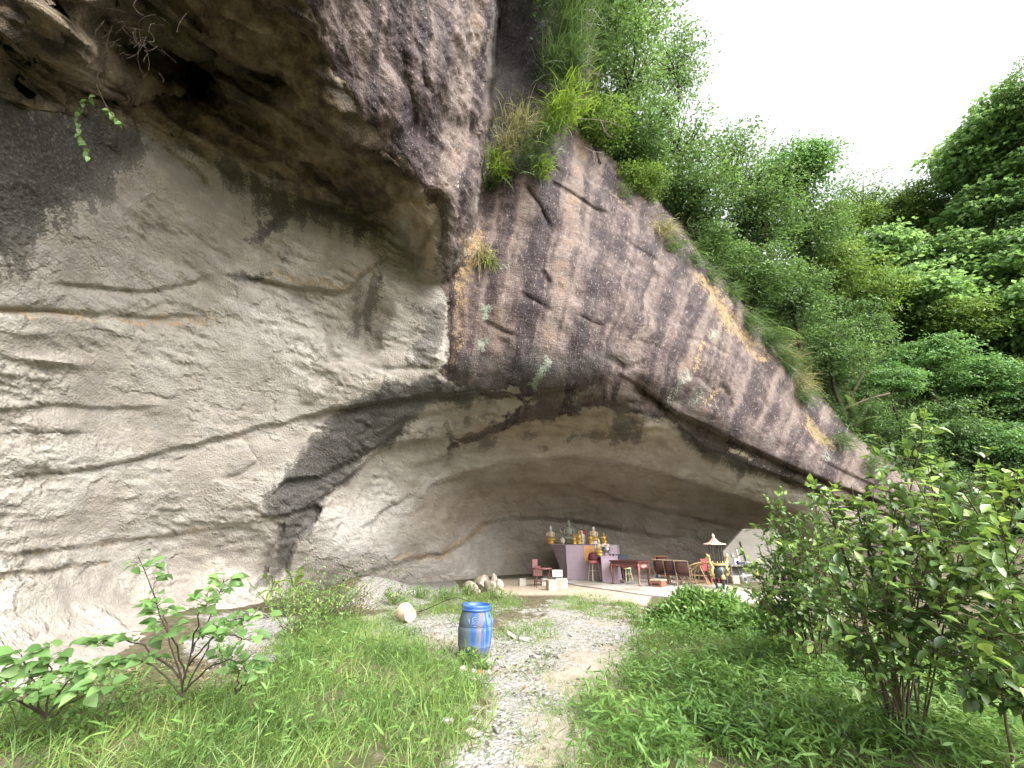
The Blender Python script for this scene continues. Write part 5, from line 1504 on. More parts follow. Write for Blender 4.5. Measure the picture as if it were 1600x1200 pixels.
# moulded maker's panel: worn frame with strokes
def on_barrel(ang, z, off=0.004):
    zs = [q[0] - 0.02 for q in prof]; rs = [q[1] for q in prof]
    r = np.interp(z, zs, rs) + off
    return np.array([math.sin(ang) * r, -math.cos(ang) * r, z])
mk = []
A0 = -0.16
def stroke3(pts2): mk.append(np.array([on_barrel(A0 + a, z) for a, z in pts2]))
for q in ([(-.17, .58), (-.06, .585), (.05, .59), (.17, .58)], [(-.17, .58), (-.17, .54), (-.17, .49)], [(.17, .58), (.17, .54), (.17, .49)], [(-.1, .56), (-.1, .53), (-.1, .50)], [(-.03, .50), (-.03, .53), (-.03, .565), (.06, .56), (.07, .54), (-.01, .53), (.09, .50)],
          [(-.08, .472), (0, .470), (.10, .472)], [(-.35, .57), (-.35, .54), (-.35, .51)], [(-.42, .57), (-.42, .55), (-.42, .53)], [(.24, .60), (.24, .56), (.24, .52)]): stroke3(q)
tube_obj('moulded_mark', mk, [(0.003, 0.003)] * len(mk), WHITE_INK, brl, 4)

# ---- tipped bucket and stick
CREAM = plain('aged_cream_plastic', (0.50, 0.40, 0.29), 0.6, 0.15, 8, dirt=(0.33, 0.25, 0.17))
p, t = on_ground(636, 972)
bk = thing('bucket', 'dirty cream plastic bucket lying on its side on the gravel', 'bucket', (p.x, p.y, p.z + 0.155))
bk.rotation_euler = (math.radians(96), 0, math.radians(38))
loft_obj('body', [(-.20, .178, .178), (-.195, .186, .186), (-.17, .186, .186), (-.165, .176, .176), (-.12, .172, .172), (-.115, .176, .176), (-.10, .176, .176), (-.095, .17, .17), (0.0, .155, .155), (.10, .138, .138), (.15, .13, .13), (.155, .122, .122), (.152, .112, .112), (.140, .108, .108), (.139, .0, .0)], CREAM, bk, 28, True, False)
loft_obj('inside', [(-.20, .178, .178), (-.14, .165, .165), (.13, .124, .124), (.13, 0, 0)], CREAM, bk, 28, True, False)
loft_obj('base_ring', [(.1395, .085, .085), (.147, .082, .082), (.147, .074, .074), (.1395, .071, .071)], CREAM, bk, 24, True, False)
handle = [np.array([.18 * math.cos(a), .02 + .10 * math.sin(a), -.175]) for a in np.linspace(0, math.pi, 12)]
tube_obj('handle', [np.array(handle)], [(0.004, 0.004)], plain('grey_wire', (0.18, 0.17, 0.16), 0.5, metal=0.6), bk, 5)
a = at(654, 956, 8.1); b = at(700, 937, 7.2); c = at(716, 934, 6.75); d = at(734, 940, 6.25)
stk = thing('stick', 'thin bent stick leaning from the weeds onto the barrel rim', 'stick', a)
s_pts = np.array([(q - a)[:] for q in (a, at(664,953,7.9), at(682,945,7.55), b, at(711,934,6.9), c, at(726,937,6.4), d)])
o = tube_obj('stick_shaft', [s_pts], [(0.008, 0.004)], BARK, stk, 5)

# ---- rocks
STONE = plain('broken_pale_stone', (0.36, 0.32, 0.26), 0.9, 0.25, 6, bump=0.6, dirt=(0.22, 0.18, 0.13))
STONE2 = plain('grey_stone', (0.30, 0.295, 0.28), 0.9, 0.25, 8, bump=0.6)
ORANGE = plain('orange_brick_bit', (0.42, 0.13, 0.05), 0.9, 0.2, 20)
def rock(u, v, s, label, seed, mat, group, dz=0.0, sub=2):
    g = np.random.default_rng(seed); p, t = on_ground(u, v)
    b = bmesh.new(); bmesh.ops.create_icosphere(b, subdivisions=sub, radius=1.0)
    V = np.array([x.co[:] for x in b.verts])
    # facet it with a few cutting planes
    for k in range(9):
        n = unit(g.normal(size=3)); h = 0.42 + 0.28 * g.random()
        ex = np.maximum(V @ n - h, 0); V -= ex[:, None] * n
    V *= 1 + 0.05 * fbm(V * 2.5 + seed, 2)[:, None]
    V *= np.array(s) / 2 * 1.2
    for x, q in zip(b.verts, V): x.co = q
    o = bm_obj('rock', b, mat, None, False)
    o.location = (p.x, p.y, p.z + s[2] * 0.38 + dz); o.rotation_euler = (g.normal() * 0.3, g.normal() * 0.3, g.random() * 6)
    return tag(o, label, 'rock', group)
for k, (u, v, s, lab, dz) in enumerate([
    (738,922,(.5,.45,.32),'leftmost low rock of the pale rock pile',0),(750,918,(.62,.5,.5),'big pale block on the left of the rock pile',0.05),(757,908,(.45,.4,.35),'pointed rock on top of the pale pile',0.3),
    (765,924,(.42,.4,.45),'dark-sided rock in front of the pale pile',0),(773,916,(.5,.45,.5),'upright rock at the right of the pale pile',0.08),(780,921,(.4,.4,.36),'smallest rock at the right end of the pale pile',0),
    (745,928,(.3,.3,.2),'small stone at the front foot of the rock pile',0)]):
    rock(u, v, s, lab, 300 + k, STONE, 'rocks of the pale pile')
for k, (u, v, s, lab, m) in enumerate([
    (722,1052,(.13,.10,.09),'pale stone left of the orange brick bit below the barrel',STONE),(738,1055,(.12,.10,.09),'grey stone just below the barrel foot',STONE2),(749,1052,(.06,.05,.05),'small orange brick fragment below the barrel',ORANGE),
    (762,1056,(.13,.11,.09),'pale stone right of the orange brick bit',STONE),(742,1066,(.14,.08,.06),'flat stone in the grass edge below the barrel',STONE),(800,998,(.30,.12,.10),'long flat pale stone at the edge of the gravel, right of the barrel',STONE),
    (818,1002,(.22,.14,.09),'broken stone beside the long flat one',STONE2),(700,1132,(.10,.08,.07),'lone round stone in the grass by the path',STONE2),(740,1152,(.16,.11,.07),'flat beige stone on the lower path',STONE),
    (705,1130,(.06,.06,.04),'tiny stone touching the lone round stone',STONE2),(925,990,(.12,.09,.06),'dark small stone in the far gravel',STONE2),(893,995,(.1,.09,.06),'dark stone left of the far gravel ruts',STONE2),
    (380,1012,(.22,.18,.12),'white rubble block by the foot of the pale wall',STONE),(405,1000,(.26,.2,.14),'flat white slab of rubble near the wall',STONE),(350,1025,(.2,.16,.12),'small white rubble stone behind the tall plant',STONE),
    (1180,1055,(.16,.03,.03),'pale splinter of wood lying in the right-hand ground cover',STONE),(872,1128,(.12,.06,.03),'pale flake lying in the thin grass of the path',STONE)]):
    rock(u, v, s, lab, 340 + k, m, 'loose stones on the ground', 0, 2)

# ---- dead stump by the mound
p, t = on_ground(1018, 975)
st = thing('tree_stump', 'short grey wooden stump at the left side of the dark leafy mound', 'stump', p)
loft_obj('trunk', [(-.05, .09, .08), (.1, .08, .07, .01, 0), (.28, .072, .07, .0, .01), (.34, .065, .06, .01, .0)], BARK2, st, 10)
loft_obj('trunk_splinter', [(-.05, .03, .03, .11, -.05), (.2, .022, .02, .115, -.05), (.25, .01, .01, .11, -.05)], plain('weathered_wood', (0.30, 0.27, 0.21), 0.9), st, 8)

# ---- altar
def tile_mat():
    N = NT('lilac_mosaic_tile')
    co = N.n('TexCoord').outputs['Object']
    sx = N.n('SeparateXYZ', _0=co)
    hor = N.math('ADD', sx.outputs[0], N.math('MULTIPLY', sx.outputs[1], 0.9))
    br = N.n('TexBrick', {'offset': 0.0, 'squash': 1.0}, Vector=N.n('CombineXYZ', _0=hor, _1=sx.outputs[2], _2=0.0).outputs[0])
    br.inputs['Scale'].default_value = 1.0; br.inputs['Brick Width'].default_value = 0.075; br.inputs['Row Height'].default_value = 0.36; br.inputs['Mortar Size'].default_value = 0.006
    br.inputs['Color1'].default_value = (0.37, 0.285, 0.345, 1); br.inputs['Color2'].default_value = (0.40, 0.31, 0.37, 1); br.inputs['Mortar'].default_value = (0.31, 0.245, 0.29, 1)
    n = N.noise(co, 3, 5, 0.6)
    c = N.mix(N.math('MULTIPLY', N.ss(n, 0.5, 0.7), 0.4), br.outputs[0], (0.30, 0.25, 0.27))
    return N.done(c, 0.4, N.bump(br.outputs[1], 0.4, 0.004), 0, 0.5)
TILE = tile_mat()
bFL, tFL = on_slab(887, 905); bFR, tFR = on_slab(968, 907)
ALT_H = 1.40
altar = thing('altar', 'lilac tiled altar of two blocks against the cave wall', 'altar', bFL)
L_a = (bFR - bFL).length; ang = math.atan2(bFR.y - bFL.y, bFR.x - bFL.x); altar.rotation_euler = (0, 0, ang)
bm = bmesh.new()
lo = [(0, 0), (L_a, 0), (L_a, 2.4), (-.5, 2.4), (-.30, .75)]; hi_ = [(-.02, -.02), (L_a, -.02), (L_a, 2.4), (-1.0, 2.4), (-.88, 1.0)]
vb = [bm.verts.new((x, y, -0.02)) for x, y in lo]; vt = [bm.verts.new((x, y, ALT_H)) for x, y in hi_]
bm.faces.new(vt); 
for i in range(5): bm.faces.new((vb[i], vb[(i + 1) % 5], vt[(i + 1) % 5], vt[i]))
bm_obj('main_block', bm, TILE, altar, False, 0.02)
box_obj('top_slab', (L_a / 2 - .33, 1.2, ALT_H + .02), (L_a + .68, 2.36, .04), plain('dark_altar_top', (0.16, 0.13, 0.14), 0.5), altar)
box_obj('orange_panel', (1.02, -.03, ALT_H - .36), (.44, .03, .66), plain('orange_cloth', (0.62, 0.33, 0.13), 0.7, 0.15, 6), altar)
x0 = 1.62; LB_W = L_a + .02 - x0; LB_Z = .96
box_obj('lower_block', (x0 + LB_W / 2, -.58, LB_Z / 2), (LB_W, 1.1, LB_Z), TILE, altar, None, 1.0, 0.015)
box_obj('lower_top', (x0 + LB_W / 2, -.58, LB_Z + .015), (LB_W + .05, 1.14, .03), plain('lilac_top', (0.42, 0.34, 0.40), 0.4, 0.1), altar)

GOLD = plain('gilded_surface', (0.46, 0.29, 0.075), 0.4, 0.45, 30, metal=0.35, bump=0.5)
WHITE = plain('white_glaze', (0.52, 0.49, 0.44), 0.35, 0.08, 20)
CREAMS = plain('cream_glaze', (0.46, 0.38, 0.26), 0.4, 0.1, 20)
GREYST = plain('grey_green_stone', (0.22, 0.23, 0.18), 0.8, 0.2, 16)
BLACKH = plain('black_lacquer', (0.015, 0.015, 0.017), 0.35, 0.2)
REDL = plain('red_lacquer', (0.50, 0.015, 0.02), 0.35, 0.15)
rot_a = Matrix.Rotation(ang, 3, 'Z')
def alt_pos(u, top, dy=0.55):
    """point on an altar top above photo column u"""
    q = bFL + rot_a @ Vector((0, dy, 0)); d = rot_a @ Vector((1, 0, 0))
    r = rays(u, 850); k = r[0] / r[1]
    s = (k * q.y - q.x) / (d.x - k * d.y)
    w = q + d * s
    return Vector((w.x, w.y, SLAB_Z + top))
def seated(label, u, h, robe, torso, headm, hair, top=ALT_H + .04, dy=0.55, base=None, hold=None, halo=False, face=0.0):
    """seated figure: lotus base, crossed legs and robe, torso, arms, head"""
    r = thing('seated_statue', label, 'statue', alt_pos(u, top, dy), ang + face, 'statues on the altar')
    s = h * 1.12
    loft_obj('lotus_base', [(0, .24*s, .19*s), (.05*s, .26*s, .21*s), (.09*s, .20*s, .16*s), (.14*s, .25*s, .20*s), (.17*s, .24*s, .19*s)], base or robe, r, 14)
    loft_obj('robe', [(.165*s, .25*s, .19*s, 0, -.02*s), (.21*s, .30*s, .21*s, 0, -.03*s), (.27*s, .27*s, .19*s, 0, -.02*s), (.33*s, .19*s, .14*s, 0, 0), (.40*s, .155*s, .115*s, 0, .01*s)], robe, r, 16)
    t_ = loft_obj('torso', [(.36*s, .15*s, .11*s, 0, .01*s), (.46*s, .16*s, .115*s, 0, .01*s), (.56*s, .185*s, .11*s, 0, .01*s), (.63*s, .17*s, .095*s, 0, .01*s), (.67*s, .08*s, .065*s, 0, .01*s), (.71*s, .05*s, .05*s, 0, .005*s)], torso, r, 16)
    for sg in (-1, 1):
        tube_obj('arm', [np.array([(sg*.165*s, .01*s, .61*s), (sg*.215*s, -.02*s, .50*s), (sg*.20*s, -.10*s, .40*s), (sg*.07*s, -.17*s, .38*s)])], [(.05*s, .03*s)], torso, r, 8)
    hd = loft_obj('head', [(.69*s, .045*s, .045*s), (.73*s, .075*s, .075*s), (.79*s, .088*s, .092*s), (.85*s, .082*s, .088*s), (.90*s, .05*s, .055*s), (.915*s, .02*s, .02*s)], headm, r, 14)
    loft_obj('hair', [(.80*s, .093*s, .090*s, 0, .022*s), (.86*s, .090*s, .090*s, 0, .015*s), (.91*s, .058*s, .058*s, 0, .008*s), (.935*s, .04*s, .04*s), (.97*s, .035*s, .035*s), (1.0*s, .008*s, .008*s)], hair, hd, 12)
    if halo:
        ring = [np.array([.19*s*math.cos(a) - .22*s, .06*s, .62*s + .22*s*math.sin(a)]) for a in np.linspace(0, 6.283, 20)]
        tube_obj('halo_ring', [np.array(ring)], [(.022*s, .022*s)], plain('pink_stone', (0.35, 0.26, 0.22), 0.7), r, 6)
    return r
seated('gold-robed seated statue with white head, leftmost on the altar', 861, .76, GOLD, CREAMS, WHITE, WHITE, dy=.9)
seated('large grey stone buddha statue, biggest figure on the altar', 890, .98, GREYST, GREYST, GREYST, GREYST, dy=.9, halo=True)
seated('small gold statue just right of the stone buddha', 897.5, .38, GOLD, GOLD, GOLD, GOLD, dy=.3)
seated('gold statue beside the white figure in the middle of the altar', 905, .56, GOLD, GOLD, GOLD, GOLD, dy=.45)
seated('white-robed statue with black hair below the red lantern', 910, .60, WHITE, WHITE, WHITE, BLACKH, dy=.55)
seated('small gold attendant statue left of the tall black-haired one', 923, .44, GOLD, GOLD, GOLD, GOLD, dy=.3)
seated('gold and white statue with black hair, tallest on the right half of the altar', 928.5, .76, GOLD, CREAMS, WHITE, BLACKH, dy=.55, base=WHITE)
seated('gold statue standing last on the right of the altar', 944, .46, GOLD, GOLD, GOLD, GOLD, dy=.5)
seated('pale gold statue on the lower altar block in front of the orange panel', 935.5, .62, GOLD, CREAMS, CREAMS, CREAMS, top=LB_Z + .03, dy=-.45)
r = thing('stone_jar', 'round pale stone jar in front of the grey buddha', 'jar', alt_pos(879, ALT_H + .04, .5))
loft_obj('body', [(0, .06, .06), (.03, .10, .10), (.13, .135, .135), (.22, .11, .11), (.27, .06, .06)], plain('pale_stone_jar', (0.45, 0.38, 0.30), 0.7), r, 16)
loft_obj('lid', [(.265, .065, .065), (.285, .055, .055), (.30, .015, .015)], plain('pale_stone_jar', (0.45, 0.38, 0.30)), r, 12)
r = thing('red_lantern', 'glossy red ball lantern on a short stand on the altar', 'lantern', alt_pos(914, ALT_H + .04, .9))
loft_obj('stand', [(0, .07, .07), (.02, .07, .07), (.04, .02, .02), (.36, .018, .018), (.38, .05, .05)], plain('dark_wood_stand', (0.06, 0.025, 0.02), 0.5), r, 10)
loft_obj('globe', [(.38, .03, .03), (.41, .07, .07), (.48, .10, .10), (.55, .09, .09), (.60, .05, .05), (.615, .01, .01)], REDL, r, 16)
r = thing('incense_pot', 'grey metal incense pot with a white label on the lower altar', 'pot', alt_pos(946.5, LB_Z + .03, -.5), ang)
PEW = plain('dull_pewter', (0.22, 0.22, 0.215), 0.4, 0.2, metal=0.6)
loft_obj('bowl', [(.10, .06, .06), (.13, .12, .12), (.20, .165, .165), (.28, .165, .165), (.33, .14, .14), (.36, .155, .155), (.345, .12, .12), (.30, .11, .11)], PEW, r, 18, True, False)
for k in range(3):
    a = k * 2.094 + .5; bar_obj('leg', (.10 * math.cos(a), .10 * math.sin(a), .14), (.14 * math.cos(a), .14 * math.sin(a), 0), .022, PEW, r, 6, .014)
box_obj('label_card', (0, -.10, .41), (.30, .012, .12), WHITE, r); box_obj('label_mark', (0, -.109, .41), (.14, .008, .05), plain('red_print', (0.5, 0.08, 0.06), 0.6), r)
r = thing('black_bag', 'dark grey box at the right end of the lower altar block', 'box', alt_pos(973, 0, -.2), ang)
box_obj('case', (0, 0, .93), (.38, .25, .26), plain('dark_slate', (0.045, 0.05, 0.065), 0.6), r, None, 1.0, .03); box_obj('stand', (0, 0, .40), (.25, .2, .80), plain('dark_slate', (0.045, 0.05, 0.065)), r); box_obj('side_pocket', (-.26, 0, .95), (.14, .2, .18), plain('dark_slate', (0.045, 0.05, 0.065)), r, None, 1.0, .02)
for k, (u, w) in enumerate([(952, .05), (957, .07)]):
    r = thing('offering_cup', ['small dark cup left of the other on the lower altar', 'small dark cup right of the other on the lower altar'][k], 'cup', alt_pos(u, LB_Z + .03, -.8))
    loft_obj('bowl', [(0, w*.6, w*.6), (.02, w*.5, w*.5), (.06, w, w), (.075, w*.95, w*.95)], BLACKH, r, 12)

# ---- stools, tables, chairs
REDW = plain('red_carved_wood', (0.14, 0.045, 0.038), 0.45, 0.35, 9, dirt=(0.24, 0.13, 0.11))
DARKW = plain('dark_red_wood', (0.085, 0.03, 0.026), 0.4, 0.3, 9)
PALEW = plain('pale_stool_wood', (0.58, 0.50, 0.35), 0.6, 0.15, 9)
BAMB = plain('bamboo_cane', (0.36, 0.24, 0.12), 0.45, 0.25, 9)
LEATH = plain('brown_woven_seat', (0.075, 0.032, 0.024), 0.55, 0.35, 30)
WOODC = plain('grey_brown_wood', (0.25, 0.18, 0.125), 0.6, 0.25, 9)
def stool(u, v, h, w, label, wood, seatm, rz, seat_t=.14):
    p, t = on_slab(u, v); r = thing('stool', label, 'stool', p, rz)
    loft_obj('seat', [(h - seat_t, w*.50, w*.50), (h - seat_t*.8, w*.56, w*.56), (h - .03, w*.57, w*.57), (h, w*.50, w*.50)], seatm, r, 20)
    for a in range(4):
        q = math.pi / 4 + a * math.pi / 2
        bar_obj('leg', (w*.40*math.cos(q), w*.40*math.sin(q), h - seat_t), (w*.62*math.cos(q), w*.62*math.sin(q), 0), .022, wood, r, 6)
        q2 = q + math.pi / 2; k = .55; k2 = .46
        hz = (h - seat_t) * (.30 if a % 2 else .58); f = w * (.62 - .22 * hz / (h - seat_t))
        bar_obj('rung', (f*math.cos(q), f*math.sin(q), hz), (f*math.cos(q2), f*math.sin(q2), hz), .014, wood, r, 5)
    return r
stool(929.5, 907.5, .80, .46, 'pale wooden stool with red seat in front of the altar', PALEW, plain('red_seat_pad', (0.42, 0.13, 0.14), 0.5, 0.2), .3)
p, t = on_slab(929.5, 907.5)
r = thing('round_cushion', 'dark maroon round cushion resting on the red stool', 'cushion', (p.x, p.y, p.z + .80))
MAR = plain('maroon_cloth', (0.075, 0.012, 0.02), 0.8, 0.3)
loft_obj('body', [(0, .20, .20, .04, 0), (.03, .27, .25, .03, 0), (.08, .25, .22, .02, 0), (.16, .19, .18, -.03, 0), (.24, .15, .14, -.05, 0), (.29, .08, .08, -.05, 0), (.30, .02, .02, -.05, 0)], MAR, r, 20)
loft_obj('button', [(.295, .025, .025, -.05, 0), (.315, .015, .015, -.05, 0)], MAR, r, 8)
stool(981, 908, .52, .34, 'yellowish wooden stool seen under the carved red table', plain('yellow_stool_wood', (0.48, 0.42, 0.22), 0.6), plain('yellow_stool_wood', (0.48, 0.42, 0.22)), .2, .05)

def carved_table(u, v, label, rz):
    p, t = on_slab(u, v); R = Matrix.Rotation(rz, 3, 'Z')
    W, D, H = 1.30, .86, .86
    c = p + R @ Vector((-W / 2, D / 2, 0)) * .92
    r = thing('carved_table', label, 'table', c, rz)
    box_obj('tabletop', (0, 0, H - .025), (W, D, .05), DARKW, r, None, 1, .012)
    box_obj('frieze', (0, 0, H - .09), (W*.94, D*.92, .08), DARKW, r)
    for sg in (-1, 1):
        bm = bmesh.new()
        xs = np.linspace(-W*.40, W*.40, 13)
        topv = [bm.verts.new((x, sg*D*.46, H - .13)) for x in xs]; botv = [bm.verts.new((x, sg*D*.46, H - .20 - .07*math.cos(x/(W*.40)*math.pi)**2)) for x in xs]
        for i in range(12): bm.faces.new((topv[i], topv[i+1], botv[i+1], botv[i]))
        ext = bmesh.ops.extrude_face_region(bm, geom=list(bm.faces)); bmesh.ops.translate(bm, verts=[e for e in ext['geom'] if isinstance(e, bmesh.types.BMVert)], vec=(0, -sg*.03, 0))
        bm_obj('apron', bm, DARKW if sg > 0 else REDW, r)
        bm = bmesh.new(); xs = np.linspace(-D*.38, D*.38, 11)
        topv = [bm.verts.new((sg*W*.47, x, H - .13)) for x in xs]; botv = [bm.verts.new((sg*W*.47, x, H - .24 - .05*math.cos(x/(D*.38)*math.pi)**2)) for x in xs]
        for i in range(10): bm.faces.new((topv[i], topv[i+1], botv[i+1], botv[i]))
        ext = bmesh.ops.extrude_face_region(bm, geom=list(bm.faces)); bmesh.ops.translate(bm, verts=[e for e in ext['geom'] if isinstance(e, bmesh.types.BMVert)], vec=(-sg*.03, 0, 0))
        ap = bm_obj('apron', bm, REDW, r)
        box_obj('carved_panel', (sg*(W*.47 + .006), 0, H - .185), (.02, D*.42, .09), plain('worn_pink_wood', (0.45, 0.24, 0.20), 0.6, 0.35, 25), ap)
    for sx in (-1, 1):
        for sy in (-1, 1):
            x, y = sx*W*.44, sy*D*.42
            ln = [(x, y, H - .12), (x + sx*.035, y + sy*.03, H - .25), (x + sx*.03, y + sy*.025, H - .40), (x - sx*.005, y - sy*.005, H - .62), (x - sx*.01, y, .14), (x + sx*.02, y + sy*.015, .04)]
            lg = tube_obj('leg', [np.array(ln)], [(.065, .035)], REDW if sy < 0 else DARKW, r, 8)
            loft_obj('foot', [(0, .05, .05, x + sx*.015, y + sy*.01), (.04, .065, .065, x + sx*.015, y + sy*.01), (.09, .05, .05, x + sx*.01, y), (.13, .03, .03, x, y)], REDW, lg, 10)
    return r
carved_table(1000, 916, 'carved red wooden table with curved legs in the cave', math.radians(-46))
p, t = on_slab(1026, 917)
r = thing('step_block', 'low red-brown step with a grey top beside the carved table', 'step', p, math.radians(-40))
box_obj('box', (0, .2, .10), (.42, .50, .20), plain('red_brown_board', (0.24, 0.10, 0.065), 0.6), r, None, 1, .01)
box_obj('top', (0, .2, .222), (.46, .54, .045), plain('grey_step_top', (0.34, 0.30, 0.22), 0.8), r, None, 1, .01); box_obj('slot', (0, -.056, .09), (.28, .02, .05), BLACKH, r)
r = thing('blue_bag', 'small light blue plastic bag on the cave floor behind the step', 'bag', on_slab(1028, 909)[0])
loft_obj('bag_body', [(0, .13, .10), (.06, .16, .13), (.16, .12, .10, .02, 0), (.24, .05, .05, .03, 0), (.28, .02, .02, .03, 0)], plain('light_blue_film', (0.16, 0.33, 0.50), 0.4, 0.2), r, 10)

def chair(u, v, label, rz, wood=WOODC, pad=LEATH, h=.86, w=.52, arms=True):
    p, t = on_slab(u, v); r = thing('wooden_armchair', label, 'chair', p, rz, 'armchairs in the cave')
    # local +y = where the sitter faces
    box_obj('seat', (0, .05, .38), (w*.92, .50, .06), pad, r, Matrix.Rotation(math.radians(5), 3, 'X'), 1, .015)
    bm = bmesh.new(); rows = []
    for i in range(7):
        f = i / 6; z = .40 + f * (h - .42); y = -.21 - .16 * f - .03 * math.sin(f * 3.1)
        rows.append([bm.verts.new((sx * (w*.42 - .01*f), y - .03*(1 - abs(sx)), z)) for sx in (-1, -.5, 0, .5, 1)])
    for i in range(6):
        for j in range(4): bm.faces.new((rows[i][j], rows[i][j+1], rows[i+1][j+1], rows[i+1][j]))
    ext = bmesh.ops.extrude_face_region(bm, geom=list(bm.faces)); bmesh.ops.translate(bm, verts=[e for e in ext['geom'] if isinstance(e, bmesh.types.BMVert)], vec=(0, .035, 0))
    bk_ = bm_obj('backrest', bm, pad, r, True)
    bar_obj('top_rail', (-w*.48, -.385, h), (w*.48, -.385, h), .028, wood, bk_, 6, None, (0, -.03, .02))
    for sx in (-1, 1):
        tube_obj('back_leg', [np.array([(sx*w*.46, -.30, 0), (sx*w*.46, -.22, .25), (sx*w*.46, -.21, .42), (sx*w*.46, -.29, .65), (sx*w*.46, -.385, h)])], [(.028, .022)], wood, r, 6)
        bar_obj('front_leg', (sx*w*.46, .28, 0), (sx*w*.46, .28, .56), .026, wood, r, 6)
        if arms: tube_obj('armrest', [np.array([(sx*w*.46, -.27, .60), (sx*w*.48, 0, .61), (sx*w*.48, .24, .585), (sx*w*.48, .33, .54)])], [(.028, .024)], wood, r, 6)
    for y in (-.26, .28): bar_obj('stretcher', (-w*.46, y, .18), (w*.46, y, .18), .016, wood, r, 5)
    box_obj('under_seat_board', (0, .05, .335), (w*.86, .46, .03), wood, r)  # plain board below the seat, in the frame's wood
    return r
chair(1036, 911, 'armchair nearest the carved table, first of the row with backs turned', math.radians(-30))
chair(1053, 913, 'middle armchair of the row with backs turned', math.radians(-30))
chair(1071, 915, 'right armchair of the row with backs turned, dark cloth on it', math.radians(-30))
chair(1038, 906, 'armchair with orange-brown top rail behind the row, nearest the wall', math.radians(-24), plain('orange_brown_wood', (0.30, 0.12, 0.05), 0.5), LEATH, .94)
p, t = on_slab(1066, 914)
r = thing('dark_cloth', 'dark navy cloth draped over the right-hand turned armchair', 'cloth', (p.x - .02, p.y + .02, p.z), math.radians(-30))
bm = bmesh.new(); rows = [[bm.verts.new((x, -.44 - .02*math.sin(x*30) - .06*(z > .7) + .01*math.sin(z*22), z)) for x in np.linspace(-.16, .06, 7)] for z in np.linspace(.42, .88, 9)]
for i in range(8):
    for j in range(6): bm.faces.new((rows[i][j], rows[i][j+1], rows[i+1][j+1], rows[i+1][j]))
ext = bmesh.ops.extrude_face_region(bm, geom=list(bm.faces)); bmesh.ops.translate(bm, verts=[e for e in ext['geom'] if isinstance(e, bmesh.types.BMVert)], vec=(0, .02, 0))
bm_obj('cloth_fold', bm, plain('navy_cloth', (0.012, 0.013, 0.04), 0.85), r, True)

def recliner(u, v, label, rz):
    p, t = on_slab(u, v); r = thing('bamboo_recliner', label, 'recliner', p, rz)
    RD = plain('red_brown_slat', (0.24, 0.085, 0.04), 0.5, 0.25)
    # back slopes from low seat (+y) up to the head (-y)
    a = Vector((0, .30, .36)); b = Vector((0, -.60, 1.06)); d = (b - a)
    for k in range(11):
        f = (k + .5) / 11; q = a + d * f
        box_obj('slat', q, (.46, d.length / 11 * .86, .02), RD, r, Matrix.Rotation(-math.atan2(d.z, -d.y), 3, 'X'), 1, 0)
    for sx in (-1, 1):
        bar_obj('back_rail', a + Vector((sx*.25, 0, 0)), b + Vector((sx*.25, 0, 0)), .024, BAMB, r)
        tube_obj('curved_arm', [np.array([(sx*.30, -.28, .80), (sx*.31, 0, .74), (sx*.31, .28, .62), (sx*.31, .44, .42), (sx*.31, .46, .18), (sx*.31, .42, 0)])], [(.024, .02)], plain('pale_cane', (0.50, 0.36, 0.18), 0.45), r, 6)
        bar_obj('front_leg', (sx*.28, .32, 0), (sx*.28, .30, .42), .022, BAMB, r); bar_obj('back_leg', (sx*.28, -.45, 0), (sx*.28, -.22, .68), .022, BAMB, r)
        bar_obj('side_rail', (sx*.28, .32, .36), (sx*.28, -.40, .34), .02, BAMB, r); bar_obj('foot_rail', (sx*.28, .32, .14), (sx*.28, -.42, .12), .016, BAMB, r)
    bar_obj('cross_rail', (-.28, .32, .34), (.28, .32, .34), .02, BAMB, r); bar_obj('head_rail', b - Vector((.25, 0, 0)), b + Vector((.25, 0, 0)), .024, BAMB, r)
    return r
recliner(1089, 914, 'reclining bamboo chair with a tall red-brown slatted back', math.radians(62))
def cane_chair(u, v, label, rz):
    p, t = on_slab(u, v); r = thing('cane_armchair', label, 'chair', p, rz)
    DK = plain('dark_cane_weave', (0.07, 0.045, 0.035), 0.6, 0.3, 25)
    box_obj('seat', (0, 0, .36), (.50, .52, .05), DK, r, None, 1, .015)
    bm = bmesh.new(); rows = [[bm.verts.new((.27*math.sin(a), -.02 - .30*math.cos(a) - .10*f, .38 + .42*f)) for a in np.linspace(-1.2, 1.2, 9)] for f in np.linspace(0, 1, 5)]
    for i in range(4):
        for j in range(8): bm.faces.new((rows[i][j], rows[i][j+1], rows[i+1][j+1], rows[i+1][j]))
    ext = bmesh.ops.extrude_face_region(bm, geom=list(bm.faces)); bmesh.ops.translate(bm, verts=[e for e in ext['geom'] if isinstance(e, bmesh.types.BMVert)], vec=(0, .025, 0))
    bm_obj('backrest', bm, DK, r, True)
    for sx in (-1, 1):
        tube_obj('curved_arm', [np.array([(sx*.26, -.36, .82), (sx*.31, -.1, .78), (sx*.32, .16, .66), (sx*.32, .30, .46), (sx*.32, .33, .2), (sx*.32, .30, 0)])], [(.024, .02)], BAMB, r, 6)
        bar_obj('back_leg', (sx*.26, -.32, 0), (sx*.25, -.24, .4), .02, BAMB, r); bar_obj('runner', (sx*.28, -.32, .03), (sx*.32, .32, .03), .016, BAMB, r)
    bar_obj('front_rail', (-.3, .26, .34), (.3, .26, .34), .018, BAMB, r)
    return r
cane_chair(1104, 913, 'dark cane armchair with curved pale arms left of the incense burner', math.radians(55))
p, t = on_slab(1112, 911)
r = thing('red_chair', 'red chair half hidden behind the incense burner', 'chair', p, math.radians(20))
RP = plain('red_plastic', (0.30, 0.02, 0.04), 0.45, 0.2)
